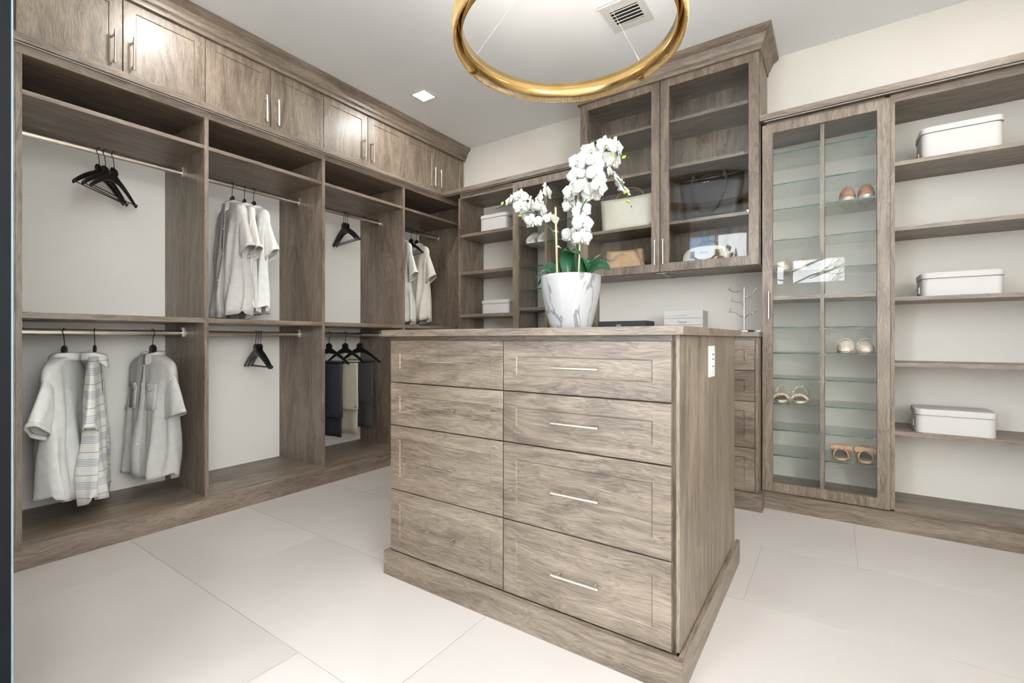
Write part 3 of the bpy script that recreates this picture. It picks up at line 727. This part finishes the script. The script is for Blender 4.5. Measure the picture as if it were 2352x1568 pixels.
box('tall white lidded box on the top open shelf at the right', .348, .640, 2.995, 3.20, 1.804, .148, -1)
box('flat white lidded box on the middle open shelf at the right', .350, .642, 2.995, 3.20, 1.138, .113, -1)
box('white lidded box on the lowest open shelf at the right', .328, .618, 2.995, 3.20, .478, .115, -1)

# ------------------------------------------------------------------ things on the counter
CZ = .970
t = thing('jewelry_case', 'dark flat jewelry case with metal clasp on the back counter', 'case', (-1.19, 3.13, CZ))
MB().box(-1.355, -1.022, 3.05, 3.22, CZ+.0005, CZ+.052).build('case_body', mat('charcoal_leather', (.035,.035,.037), .5), t)
MB().box(-1.357, -1.020, 3.048, 3.222, CZ+.0525, CZ+.084).build('lid', bpy.data.materials['charcoal_leather'], t)
MB().box(-1.226, -1.190, 3.043, 3.048, CZ+.036, CZ+.062).build('clasp', M_nickel, t)
t = thing('jewelry_chest', 'small white jewelry chest of stacked drawers on the counter', 'chest', (-.78, 3.13, CZ))
MB().box(-.905, -.668, 3.056, 3.20, CZ+.0005, CZ+.140).build('chest_body', M_white, t)
for k in range(3):
    z0 = CZ+.008+.0435*k
    d = MB().box(-.897, -.676, 3.050, 3.0555, z0, z0+.040).build('drawer', M_white, t)
    MB().box(-.812, -.762, 3.045, 3.050, z0+.018, z0+.022).build('handle', M_nickel, d)
t = thing('jewelry_tree', 'shiny metal jewelry tree with twig branches on the counter', 'jewelry stand', (-.436, 3.06, CZ))
M_wm = mat('polished_steel', (.80,.81,.82), .12, 1)
MB().lathe([(0, 0), (.052, 0), (.054, .003), (.054, .010), (.050, .014), (.006, .014), (0, .016)], (-.436, 3.06, CZ+.0005), 32).build('base', M_wm, t)
MB().tube([(-.436, 3.06, CZ+.012), (-.436, 3.06, 1.236)], .0042, 8).build('stem', M_wm, t)
for x0, z0, pts in ((-.436, 1.195, [(-.465, 1.215), (-.495, 1.213), (-.515, 1.222), (-.528, 1.236)]), (-.436, 1.172, [(-.41, 1.178), (-.385, 1.200), (-.368, 1.228)]), (-.436, 1.130, [(-.46, 1.150), (-.49, 1.155), (-.505, 1.162), (-.515, 1.173)]),
                    (-.436, 1.062, [(-.46, 1.068), (-.49, 1.092), (-.515, 1.094), (-.523, 1.096)]), (-.436, 1.05, [(-.42, 1.072), (-.395, 1.080), (-.372, 1.090), (-.362, 1.108)])):
    dy = (x0-pts[-1][0])*.25
    b = MB().tube([(x0, 3.06, z0)]+[(p[0], 3.06-.25*(p[0]-x0), p[1]) for p in pts], [.003]+[.0028]*len(pts), 6)
    q = pts[len(pts)//2]; b.tube([(q[0], 3.06-.25*(q[0]-x0), q[1]), (q[0]+.002, 3.055-.25*(q[0]-x0), q[1]+.024)], .002, 5)
    b.build('branch', M_wm, t)

tag(MB().box(-.372, -.347, 3.05, 3.075, CZ+.0005, CZ+.014).build('trinket_block', mat('grey_metal', (.35,.38,.38), .4, .6)), 'tiny grey metal block beside the jewelry tree base', 'trinket')

# ------------------------------------------------------------------ handbags
M_cream = noisy('cream_leather', (.63,.60,.52), (.67,.64,.56), 30, .45, .15, 300); M_tan = noisy('tan_leather', (.50,.33,.19), (.56,.38,.23), 30, .45, .15, 300)
M_blk = noisy('black_leather', (.007,.007,.008), (.012,.012,.013), 30, .4, .2, 300); M_brown = mat('brown_leather', (.17,.085,.045), .5)
def bag_body(b, x0, x1, y0, y1, z0, z1, tw, td, sag=0.0, cr=.0, n=9):
    """tapered bag: tw / td = widening of the top in x / narrowing in y"""
    P = []
    for j in range(n+1):
        u = j/n; z = z0+(z1-z0)*u; e = 0 if u > .06 else .004; row = []
        xa, xb = x0-tw*u+e, x1+tw*u-e; ya, yb = y0+td*u+e, y1-td*u-e
        if cr and u > 1-cr: q = (u-(1-cr))/cr; s_ = (1-math.sqrt(max(0, 1-q*q)))*.09; xa += s_; xb -= s_; ya += (yb-ya)*.18*q; yb -= (yb-ya)*.18*q
        bul = .012*math.sin(PI*u)
        m_ = 10
        for k in range(m_+1): v_ = k/m_; row.append((xa+(xb-xa)*v_, ya-bul*math.sin(PI*v_), z-sag*u*math.sin(PI*v_)))
        for k in range(1, 4): v_ = k/4; row.append((xb+.006*math.sin(PI*v_)*u, ya+(yb-ya)*v_, z))
        for k in range(m_+1): v_ = 1-k/m_; row.append((xa+(xb-xa)*v_, yb+bul*math.sin(PI*v_), z-sag*u*math.sin(PI*v_)))
        for k in range(1, 4): v_ = 1-k/4; row.append((xa-.006*math.sin(PI*v_)*u, ya+(yb-ya)*v_, z))
        P.append(row)
    b.grid(P, True); b.add(P[0], [tuple(range(len(P[0])))[::-1]])
    return P
def arc(x0, x1, y, z0, h, n=16, dy=0.0): return [((x0+x1)/2-(x1-x0)/2*math.cos(PI*k/n), y+dy*math.sin(PI*k/n), z0+h*math.sin(PI*k/n)) for k in range(n+1)]
def chain(pts, r, m, t, name='chain', n=26):
    pts = [Vector(p) for p in pts]; b = MB(); L = len(pts)-1
    for k in range(n):
        u = k/(n-1)*L; i = min(int(u), L-1); p = pts[i].lerp(pts[i+1], u-i); d = (pts[i+1]-pts[i]).normalized(); a = d.cross(Y if k % 2 else (Y+Z).normalized()).normalized()
        ring = [p+d*math.cos(q)*r*1.25+a*math.sin(q)*r for q in [2*PI*j/8 for j in range(9)]]; b.tube(ring, r*.32, 4, cap=False)
    return b.build(name, m, t)
zs = 1.669+.0006
t = thing('tote_bag', 'large cream leather tote on the display cabinet shelf behind the orchid', 'bag', (-1.14, 3.09, zs))
b = MB(); P = bag_body(b, -1.315, -.965, 3.03, 3.17, zs, zs+.225, .028, .03, .006); b.build('bag_body', M_cream, t, False, solid(.004))
MB().add([(-1.33, 3.068, zs+.205), (-.95, 3.068, zs+.205), (-.95, 3.132, zs+.205), (-1.33, 3.132, zs+.205)], [(0,1,2,3)]).build('lining', M_brown, t, False, solid(.003))
for yy in (3.075, 3.125): MB().tube(arc(-1.245, -1.035, yy, zs+.20, .085, 16), .0065, 8, flat=.6).build('handle', M_brown, t)
zf = 1.372+.0006
t = thing('handbag', 'tan leather handbag with gold chain strap at the bottom of the display cabinet', 'bag', (-1.165, 3.09, zf))
b = MB(); bag_body(b, -1.315, -1.035, 3.045, 3.145, zf, zf+.165, -.026, .022, .005); b.build('bag_body', M_tan, t, False, solid(.004))
e_ = MB()
for k in range(7): e_.box(-1.205+.0085*k, -1.200+.0085*k, 3.0405, 3.0425, zf+.128, zf+.1305)
e_.box(-1.178, -1.174, 3.0405, 3.0425, zf+.134, zf+.139).build('stamped_mark', M_brown, t)
MB().box(-1.262, -1.258, 3.052, 3.056, zf+.01, zf+.12).box(-1.086, -1.082, 3.052, 3.056, zf+.01, zf+.12).build('side_seam', M_tan, t)
chain([(-1.292, 3.06, zf+.160), (-1.290, 3.048, zf+.12), (-1.27, 3.042, zf+.098), (-1.245, 3.042, zf+.103), (-1.225, 3.046, zf+.125)], .006, M_nickel, t, n=15)
chain([(-1.098, 3.055, zf+.158), (-1.085, 3.044, zf+.15), (-1.06, 3.035, zf+.11), (-1.035, 3.03, zf+.06), (-1.015, 3.03, zf+.02)], .006, M_nickel, t, n=22)
t = thing('tote_bag', 'large black leather tote bag on the display cabinet shelf', 'bag', (-.62, 3.09, zs))
b = MB(); bag_body(b, -.775, -.475, 3.035, 3.155, zs, zs+.255, .032, .025, .010); b.build('bag_body', M_blk, t, False, solid(.004))
MB().tube([(-.715, 3.03, zs+.262), (-.735, 3.022, zs+.20), (-.72, 3.01, zs+.12), (-.69, 3.004, zs+.055), (-.645, 3.002, zs+.020), (-.60, 3.002, zs+.030), (-.565, 3.004, zs+.08), (-.535, 3.012, zs+.16), (-.525, 3.022, zs+.225), (-.535, 3.03, zs+.270)], .0055, 8).build('handle', M_blk, t)
e_ = MB()
for k in range(4): e_.box(-.668+.011*k, -.662+.011*k, 3.040, 3.044, zs+.222, zs+.227)
e_.build('metal_letters', M_chrome, t)
MB().tube(arc(-.715, -.535, 3.11, zs+.25, .035), .0055, 8).build('handle', M_blk, t)
for xx in (-.718, -.538): MB().box(xx-.009, xx+.009, 3.036, 3.046, zs+.235, zs+.275).build('handle_tab', M_blk, t)
t = thing('bowling_bag', 'white handbag with brown rolled handles and round tag in the display cabinet', 'bag', (-.63, 3.08, zf))
b = MB(); bag_body(b, -.785, -.515, 3.04, 3.15, zf, zf+.135, -.008, .012, 0, cr=.45, n=14)
b.build('bag_body', M_cream, t, False, solid(.004))
e_ = MB()
for k in (0, 1, 2, 4, 5, 6): e_.box(-.675+.0065*k, -.671+.0065*k, 3.026, 3.030, zf+.088, zf+.0905)
e_.build('stamped_mark', M_brown, t)
MB().add([(-.70, 3.07, zf+.134), (-.60, 3.07, zf+.134), (-.60, 3.12, zf+.134), (-.70, 3.12, zf+.134)], [(0,1,2,3)]).build('top_zip', M_cream, t, False, solid(.003))
MB().tube([(-.725, 3.035, zf+.09), (-.715, 3.026, zf+.065), (-.69, 3.020, zf+.045), (-.65, 3.018, zf+.038), (-.61, 3.020, zf+.047), (-.585, 3.026, zf+.068), (-.575, 3.035, zf+.098)], .0058, 8).build('handle', M_brown, t)
MB().tube(arc(-.715, -.585, 3.125, zf+.125, .048), .0058, 8).build('handle', M_brown, t)
for xx in (-.722, -.578): MB().box(xx-.012, xx+.012, 3.026, 3.032, zf+.06, zf+.10).build('handle_tab', M_brown, t)
q = MB().lathe([(0, -.0015), (.026, -.0015), (.026, .0015), (0, .0015)], (0, 0, 0), 24); q = q.build('round_tag', M_brown, t, True); q.rotation_euler = (PI/2, 0, 0); q.location = Vector((-.556, 3.012, zf+.030))-t.location
chain([(-.572, 3.022, zf+.10), (-.562, 3.018, zf+.078), (-.556, 3.014, zf+.052)], .004, M_nickel, t, 'tag_chain', 10)

# ------------------------------------------------------------------ shoes
def outline(L, w, heel=.75, n=28, toe=1.0):
    """closed sole outline, toe at y=0 pointing -Y, heel at y=L"""
    pts = []
    for k in range(n):
        a = 2*PI*k/n; y = L/2-L/2*math.cos(a); u = y/L
        ww = w*(math.sin(PI*min(1, max(0, u)))**.45)*(1.0 if u < .35 else 1-(1-heel)*min(1, (u-.35)/.4))
        pts.append((ww*(1 if a < PI else -1)*.5*(1-.0), y))
    return pts
def sole(c, L, w, z0, h, m, parent, name='sole', heel=.75):
    o = outline(L, w, heel); P = []
    for z, q in ((z0, .97), (z0+h*.25, 1.0), (z0+h*.8, 1.0), (z0+h, .97)): P.append([(c[0]+x*q, c[1]+L/2+(y-L/2)*q, z) for x, y in o])
    b = MB().grid(P, True); b.add(P[0], [tuple(range(len(o)))[::-1]]); b.add(P[-1], [tuple(range(len(o)))]); return b.build(name, m, parent)
def upper(c, L, w, z0, u0, u1, hf, m, parent, name='upper', n=10, th=.003, wq=1.0, open_heel=False):
    """vault over the foot from u0 to u1 along the length (0 = toe)"""
    P = []
    for j in range(n+1):
        u = u0+(u1-u0)*j/n; y = L*u; ww = w*.5*wq*(math.sin(PI*min(.99, max(.03, u)))**.45)*(1 if u < .35 else 1-.25*min(1, (u-.35)/.4)); h = hf(u); row = []
        for k in range(13): a = PI*k/12; row.append((c[0]+ww*math.cos(a), c[1]+y, z0+h*(math.sin(a)**.75)))
        P.append(row)
    return MB().grid(P).build(name, m, parent, False, solid(th))
def pair(name, label, cat, x, dx, y, z, fn, sy=1):
    t = thing(name, label, cat, (x, y, z)); fn(t, Vector((x-dx/2, y, z)), -1); fn(t, Vector((x+dx/2, y, z)), 1); return t
M_sole = mat('tan_rubber', (.50,.36,.22), .6); M_suede = noisy('brown_suede', (.26,.10,.045), (.36,.15,.07), 60, .9, .3, 400); M_cork = mat('pale_sole', (.62,.55,.45), .7)
M_beige = noisy('beige_leather', (.66,.56,.47), (.72,.62,.53), 40, .5); M_insole = mat('brown_insole', (.30,.15,.07), .7); M_ecru = noisy('ecru_braid', (.66,.58,.44), (.74,.67,.53), 80, .7, .4, 300)
M_bow = noisy('tan_suede', (.55,.33,.19), (.64,.40,.25), 50, .85); M_sneak = noisy('grey_knit', (.40,.38,.33), (.50,.47,.42), 60, .9, .4, 500); M_off = mat('off_white_rubber', (.74,.71,.64), .6)
def clog(t, c, s_):
    L, w = .235, .077
    sole(c, L, w, c.z+.001, .022, M_cork, t); upper(c, L, w, c.z+.020, .004, .55, lambda u: .064*min(1, max(.0005, u-.005)/.28)**.55, M_suede, t)
    upper(c, L, w, c.z+.018, .02, .98, lambda u: .012, M_sole, t, 'rand', wq=1.03, th=.005)
    P = [[(c.x+(w*.40)*math.cos(PI*k/12), c.y+L*.80+L*.17*math.sin(PI*k/12), z) for k in range(13)] for z in (c.z+.02, c.z+.05, c.z+.078)]
    MB().grid(P).build('heel_counter', M_suede, t, False, solid(.004))
def loafer(t, c, s_):
    L, w = .235, .080
    sole(c, L, w, c.z+.001, .010, M_sole, t); upper(c, L, w, c.z+.010, .004, .50, lambda u: .060*min(1, max(.0005, u-.005)/.42)**.6, M_beige, t, th=.004)
    P = [[(c.x+(w*.42)*math.cos(PI*k/14), c.y+L*.50+L*.47*math.sin(PI*k/14), z) for k in range(15)] for z in (c.z+.01, c.z+.035, c.z+.058)]
    MB().grid(P).build('heel_counter', M_beige, t, False, solid(.004))
    P = [[(c.x+(w*.46)*math.cos(PI*k/12), c.y+L*yy, c.z+.011+(.066+h)*(math.sin(PI*k/12)**.75)) for k in range(13)] for yy, h in ((.34, 0), (.42, .003), (.50, .004))]
    MB().grid(P).build('penny_strap', M_beige, t, False, solid(.003))
def braided(t, c, s_):
    L, w = .235, .074
    sole(c, L, w, c.z+.001, .014, M_ecru, t); sole(c+Vector((0, .004, 0)), L-.01, w-.008, c.z+.0155, .003, M_insole, t, 'insole')
    for u0, h, n_ in ((.10, .034, 13), (.62, .072, 15)):
        b = MB()
        for r in range(3):
            for k in range(n_):
                a = PI*(k+.5*(r % 2))/n_; yy = c.y+L*(u0+.05*r); a2 = a+PI/n_*1.1; ww = w*.52
                p1 = Vector((c.x+ww*math.cos(a), yy, c.z+.012+h*math.sin(a)**.8)) if math.sin(a) > 0 else None
                if p1 is None or math.sin(a2) <= 0: continue
                p2 = Vector((c.x+ww*math.cos(a2), yy+(.012 if r % 2 else -.012), c.z+.012+h*math.sin(a2)**.8)); b.tube([p1, (p1+p2)/2+Vector((0, 0, .002)), p2], .0052, 6)
        b.build('braided_strap', M_ecru, t)
def bowslide(t, c, s_):
    L, w = .235, .082
    sole(c, L, w, c.z+.001, .012, M_bow, t); sole(c+Vector((0, .004, 0)), L-.012, w-.010, c.z+.0135, .003, mat('slate_insole', (.20,.17,.14), .8) if 'slate_insole' not in bpy.data.materials else bpy.data.materials['slate_insole'], t, 'insole')
    upper(c, L, w, c.z+.012, .16, .46, lambda u: .048+.05*(u-.16), M_bow, t, 'strap', th=.004, wq=1.04)
    b = MB(); k0_ = Vector((c.x, c.y+L*.22, c.z+.064))
    for sd in (-1, 1):
        P = []
        for j in range(7):
            u = j/6; wz = .006+.016*math.sin(PI*min(1, u*.75+.1)); xx = k0_.x+sd*.050*u; P.append([(xx, k0_.y-.006, k0_.z-wz*.6-.012*u*u), (xx, k0_.y-.014-.004*math.sin(PI*u), k0_.z+.004-.006*u), (xx, k0_.y-.004, k0_.z+wz*.8-.004*u)])
        b.grid(P)
    b.build('bow', M_bow, t, False, solid(.005)); MB().sphere(k0_+Vector((0, -.010, 0)), .010, .008, .010, 10, 7).build('bow_knot', M_bow, t)
def pump(t, c, s_):
    L, w = .225, .072
    sole(c, L, w, c.z+.001, .006, M_sole, t); upper(c, L, w, c.z+.006, .004, .36, lambda u: .042*min(1, max(.0005, u-.005)/.22)**.6, M_beige, t, th=.003)
    P = [[(c.x+(w*.36)*math.cos(PI*k/12), c.y+L*.55+L*.42*math.sin(PI*k/12), z+.045*math.sin(PI*k/12)*q) for k in range(13)] for z, q in ((c.z+.008, 0), (c.z+.03, .6), (c.z+.045, 1.2))]
    MB().grid(P).build('heel_counter', M_beige, t, False, solid(.003)); MB().tube([(c.x, c.y+L*.93, c.z+.001), (c.x, c.y+L*.93, c.z+.045)], [.007, .012], 10).build('heel', M_sole, t)
def sneaker(t, c, s_):
    L, w = .25, .086
    sole(c, L, w, c.z+.001, .024, M_off, t); upper(c, L, w, c.z+.022, .004, .62, lambda u: .085*min(1, max(.0005, u-.005)/.45)**.6, M_sneak, t, th=.004)
    upper(c, L, w, c.z+.020, .004, .20, lambda u: .036*min(1, max(.0005, u-.005)/.16)**.6, M_off, t, 'toe_cap', wq=1.04, th=.004)
    P = [[(c.x+(w*.42)*math.cos(PI*k/12), c.y+L*.55+L*.42*math.sin(PI*k/12), z) for k in range(13)] for z in (c.z+.02, c.z+.055, c.z+.085)]
    MB().grid(P).build('heel_counter', M_sneak, t, False, solid(.004))
pair('clogs', 'pair of brown suede clogs on an upper glass shelf, right cabinet', 'shoes', .100, .080, 2.99, 1.6515, clog)
pair('loafers', 'pair of beige leather loafers on a glass shelf, right cabinet', 'shoes', .094, .084, 2.99, .8575, loafer)
pair('braided_sandals', 'pair of ecru braided sandals on a left glass shelf, right cabinet', 'shoes', -.200, .088, 2.995, .5775, braided)
pair('bow_slides', 'pair of tan bow slides on the lowest glass shelf', 'shoes', .085, .106, 3.01, .2905, bowslide)
pair('flat_pumps', 'pair of pale pointed flats standing behind the window reflection', 'shoes', -.195, .086, 3.0, 1.3105, pump)
pair('sneakers', 'pair of grey sneakers with white soles in the cabinet behind the orchid', 'shoes', -1.860, .098, 2.99, 1.6515, sneaker)

# ------------------------------------------------------------------ potted orchid on the island
PX, PYY, PZ = -.873, 1.69, .9661
F_ = Vector((-math.sin(math.radians(34.45)), math.cos(math.radians(34.45)), 0)); R_ = Vector((F_.y, -F_.x, 0))
def at(px, py, dy=0.0):
    """photo measurement -> point on the plane y = 1.69 + dy through the pot"""
    d = F_+R_*((px-1176)/1077)+Z*((779-py)/1077); k = (PYY+dy)/d.y; return Vector((0, 0, .93))+d*k
orch = thing('potted_orchid', 'white orchid plant in a marbled pot on the island top', 'plant', (PX, PYY, PZ))
M_marble = mat('marbled_ceramic', rough=.22); nt = NT(M_marble); v = coords(nt, (1, 1, .42), False); v.node.inputs['Rotation'].default_value = (.5, .35, .2)
f1 = nt.n('ShaderNodeTexNoise', _Scale=6.5, _Detail=4.0, _Roughness=.5, _Distortion=1.3); nt.l(v, f1.inputs['Vector'])
r1 = ramp(nt, [(.475, (1, 1, 1)), (.497, (.55, .56, .58)), (.502, (.40, .42, .45)), (.53, (1, 1, 1))], f1.outputs[0])
f2 = nt.n('ShaderNodeTexNoise', _Scale=2.5, _Detail=2.0); nt.l(v, f2.inputs['Vector']); r2 = ramp(nt, [(.30, (0, 0, 0)), (.52, (1, 1, 1))], f2.outputs[0])
mx = nt.n('ShaderNodeMix', data_type='RGBA'); nt.l(r2.outputs[0], mx.inputs[0]); mx.inputs[6].default_value = (.97,.97,.97,1); nt.l(r1.outputs[0], mx.inputs[7])
m2 = nt.n('ShaderNodeMix', data_type='RGBA', blend_type='MULTIPLY'); m2.inputs[0].default_value = 1; m2.inputs[6].default_value = (.42,.417,.412,1); nt.l(mx.outputs[2], m2.inputs[7]); nt.l(m2.outputs[2], nt.b.inputs['Base Color'])
prof = [(r*.955, z) for r, z in [(0, .0005), (.078, .0005), (.083, .004), (.092, .03), (.106, .08), (.117, .13), (.124, .175), (.1265, .205), (.125, .2165), (.1205, .2185), (.1165, .215), (.115, .19), (.112, .165), (0, .165)]]
MB().lathe(prof, (PX, PYY, PZ), 64).build('pot', M_marble, orch)
MB().lathe([(0, .182), (.05, .184), (.1065, .178), (.1065, .166), (0, .166)], (PX, PYY, PZ), 24).build('soil', noisy('bark_chips', (.04,.03,.02), (.14,.10,.06), 60, .9, .8, 60), orch)
M_leaf = noisy('orchid_leaf', (.008,.055,.022), (.016,.095,.035), 12, .3); M_stem = mat('green_stem', (.03,.10,.03), .5); M_twig = mat('dark_twig', (.035,.045,.025), .6)
M_petal = mat('white_petal', (.62,.62,.60), .5); M_lip = mat('yellow_white_lip', (.86,.78,.50), .5); M_bud = noisy('bud_green', (.22,.34,.03), (.45,.52,.08), 40, .4)
M_cane = noisy('bamboo_cane', (.50,.36,.20), (.64,.48,.29), 15, .5); M_tie = mat('raffia', (.72,.60,.42), .8)
M_petal.node_tree.nodes['Principled BSDF'].inputs['Subsurface Weight'].default_value = .15
M_petal.node_tree.nodes['Principled BSDF'].inputs['Subsurface Radius'].default_value = (.01, .01, .01)
def leaf(base, ctrl, tip, w, side, fold=.25):
    base, ctrl, tip = Vector(base), Vector(ctrl), Vector(tip); side = Vector(side).normalized(); P = []
    for j in range(15):
        u = j/14; c = base*(1-u)**2+ctrl*2*u*(1-u)+tip*u*u; d = (ctrl-base)*(1-u)*2+(tip-ctrl)*2*u; d.normalize()
        s_ = (side-d*side.dot(d)).normalized(); nn = d.cross(s_); ww = w*(math.sin(PI*min(1, .10+.90*u))**.6 if u < .999 else .02)
        P.append([c+s_*ww*q+nn*(abs(q)**1.5)*ww*fold for q in (-1, -.6, -.2, 0, .2, .6, 1)])
    return MB().grid(P).build('leaf', M_leaf, orch, False, subd(1, .002))
# (base px, control px, tip px, half width, depth offsets, side direction)
S1, S2, S3 = R_, (R_+Z*.3), F_
for b_, c_, t_, w, dp, sd in (
    ((1305, 634), (1290, 560), (1334, 584), .030, (-.01, -.03, -.05), R_+Z*.1), ((1312, 634), (1296, 556), (1322, 580), .026, (.02, .03, .03), R_),
    ((1280, 634), (1256, 590), (1266, 608), .030, (.03, .06, .07), R_), ((1278, 634), (1262, 596), (1229, 640), .018, (0, -.03, -.05), F_+Z*.5), ((1276, 634), (1248, 612), (1233, 660), .015, (-.02, -.05, -.07), F_+R_*.6+Z*.3),
    ((1340, 634), (1342, 560), (1354, 632), .024, (0, 0, 0), R_*.8+F_*.6), ((1346, 634), (1352, 600), (1384, 583), .015, (.02, .02, .02), R_+Z), ((1350, 634), (1372, 590), (1402, 620), .021, (-.02, -.05, -.06), Z+F_*.5),
    ((1328, 634), (1322, 590), (1312, 590), .020, (.05, .06, .07), R_)):
    leaf(at(*b_, dp[0]), at(*c_, dp[1]), at(*t_, dp[2]), w, sd)
def stem(pts, r, m, name, d=0.0):
    P = [at(p[0], p[1], (p[2] if len(p) > 2 else d)) for p in pts]; Q = []
    for i in range(len(P)-1):
        p0, p1, p2, p3 = P[max(0, i-1)], P[i], P[i+1], P[min(len(P)-1, i+2)]
        for k in range(5):
            u = k/5; Q.append(.5*((2*p1)+(p2-p0)*u+(2*p0-5*p1+4*p2-p3)*u*u+(3*p1-p0-3*p2+p3)*u**3))
    Q.append(P[-1]); n_ = len(Q); return MB().tube(Q, [r*(1-.45*i/n_) for i in range(n_)], 7).build(name, m, orch)
stem([(1326, 636), (1325, 560), (1324, 490), (1323, 450), (1325, 430)], .0040, M_stem, 'stem', .01)
stem([(1328, 636), (1330, 540), (1330, 480), (1340, 440), (1352, 415), (1361, 390), (1370, 366), (1392, 348), (1420, 352), (1438, 366)], .0036, M_stem, 'stem', 0)
stem([(1331, 636), (1334, 540), (1336, 480), (1356, 446), (1376, 424), (1400, 404), (1420, 412), (1436, 438), (1446, 466)], .0034, M_stem, 'stem', -.02)
stem([(1285, 636), (1279, 580), (1270, 532), (1250, 512), (1233, 492), (1210, 478), (1185, 470), (1160, 472), (1144, 477)], .0032, M_stem, 'stem', -.01)
for pts in ([(1325, 450), (1314, 432), (1311, 420)], [(1325, 445), (1332, 428), (1332, 416)], [(1355, 385), (1350, 376), (1345, 370)], [(1372, 362), (1366, 356), (1360, 352)], [(1323, 480), (1312, 470), (1306, 462)], [(1233, 492), (1215, 488), (1196, 492)], [(1210, 478), (1198, 466), (1180, 458)], [(1250, 512), (1248, 495), (1244, 480)], [(1326, 500), (1316, 494), (1310, 486)], [(1340, 540), (1346, 520), (1352, 512)], [(1323, 520), (1334, 505), (1340, 495)]):
    stem(pts, .0016, M_twig, 'twig', -.015)
for a, b_ in (((1280, 636), (1276, 476)), ((1329, 636), (1335, 496))):
    MB().tube([at(*a, -.02), at((a[0]+b_[0])/2, (a[1]+b_[1])/2, -.02), at(*b_, -.02)], .0044, 8).build('cane', M_cane, orch)
for p in ((1282, 566), (1329, 558), (1333, 510), (1277, 530)):
    c = at(*p, -.02); MB().lathe([(.0055, -.003), (.0062, 0), (.0055, .003)], c, 10).tube([c+R_*-.012-Z*.001, c, c+R_*.012-Z*.006], .0012, 5).build('raffia_tie', M_tie, orch)
# blossoms: local frame faces -Y
def petal_pts(a, L, w, cup, off, tipw=.5):
    P = []; ca, sa = math.cos(a), math.sin(a)
    for j in range(8):
        u = j/7; r = .004+L*u; ww = w*(math.sin(PI*(.06+.88*u))**.55)*(1 if u < .6 else 1-tipw*(u-.6)/.4*.4)
        row = []
        for q in (-1, -.5, 0, .5, 1):
            y = off-cup*math.sin(PI*u*.5)*L+abs(q)**2*w*.16*u+.004*math.sin(u*6+q*3)*u
            row.append((ca*r-sa*ww*q, y, sa*r+ca*ww*q))
        P.append(row)
    return P
FM = []
for v_ in range(3):
    b = MB(); c = (.10, -.12, .35)[v_]
    for a, L, w in ((90, .040, .0145), (215, .039, .0135), (325, .039, .0135)): b.grid(petal_pts(math.radians(a+(-6, 4, 8)[v_]), L, w, -c*.6, .002))
    for a in (10, 170): b.grid(petal_pts(math.radians(a+(0, 6, -5)[v_]), .042, .0265, -c, -.001))
    l = MB(); l.grid(petal_pts(math.radians(270), .013, .004, .35, -.004)); l.sphere((0, -.004, .001), .0026, .003, .003, 8, 6)
    for s_ in (-1, 1): l.grid([[(s_*.0015, -.004, -.002), (s_*.003, -.008, .002)], [(s_*.005, -.005, -.002), (s_*.006, -.009, .003)], [(s_*.007, -.006, .001), (s_*.006, -.010, .004)]])
    bo = b.build('blossom', M_petal, None, True, solid(.0012)); lo = l.build('lip', M_lip, None, True, solid(.001)); FM.append((bo, lo))
FL = [(1418, 338, 55, 0, -10), (1392, 334, 25, 5, 0), (1359, 345, 10, 10, 20), (1327, 369, -20, 5, 10), (1347, 380, 10, -10, 0), (1322, 400, -15, 0, -15), (1371, 402, 20, 0, 30), (1400, 394, 75, 10, 0), (1425, 414, 85, 20, 10), (1437, 434, 60, 30, 0),
      (1384, 364, 30, -5, 0), (1340, 428, 0, 0, 20), (1378, 428, 40, -10, 10), (1312, 438, -30, 0, 0), (1360, 448, 10, -25, 0), (1312, 470, -20, 5, 0), (1336, 484, 15, -5, -20), (1300, 448, -60, 0, 15), (1340, 512, 25, 0, 0), (1312, 544, -10, -20, 30), (1347, 528, 50, -5, 0), (1337, 548, 5, -30, 0),
      (1170, 460, -60, 20, 0), (1194, 448, -15, 15, 10), (1236, 455, -65, 10, 0), (1256, 440, 65, 10, 0), (1197, 473, 0, 0, 0), (1243, 477, 40, 0, 20), (1212, 492, -25, -20, 10), (1224, 512, -10, -45, 0), (1266, 500, 20, 30, 0), (1220, 470, 70, 0, 0), (1410, 372, 40, -30, 0), (1365, 372, -10, 0, 40)]
rf = random.Random(11)
for i, (px, py, yaw, pitch, roll) in enumerate(FL):
    bo, lo = FM[i % 3]
    if i < 3: o, l = bo, lo
    else: o, l = bo.copy(), lo.copy(); COL.objects.link(o); COL.objects.link(l)
    o.parent = orch; l.parent = o
    o.location = at(px, py, rf.uniform(-.055, .02))-orch.location
    view = math.atan2(px-1176, 1077)
    o.rotation_euler = (math.radians(-pitch), math.radians(roll), math.radians(34.45)-view+math.radians(yaw))
    k = rf.uniform(.82, 1.0) if i not in (9, 22) else .7
    if 22 <= i <= 31: k *= .92
    o.scale = (k, k, k)
for px, py, dx, dy in ((1154, 467, 1, 1), (1189, 478, 1, .2), (1195, 495, 1, 0), (1352, 372, 0, 2), (1370, 361, 0, 2), (1433, 361, 1, .5), (1408, 354, .2, 1.5), (1331, 418, 0, 2), (1313, 431, -.1, 2), (1437, 441, 1, .8), (1443, 462, .8, -.8)):
    c = at(px, py, -.03); ax = (R_*dx+Z*dy).normalized(); P = []
    MB().tube([c-ax*.009, c-ax*.006, c, c+ax*.006, c+ax*.010], [.002, .0050, .0062, .0045, .001], 9).build('bud', M_bud, orch)
for px, py in ((1443, 362), (1450, 474), (1141, 478)):
    c = at(px, py, -.03); MB().sphere(c, .0028, .0028, .0035, 8, 5).build('bud', M_stem, orch)
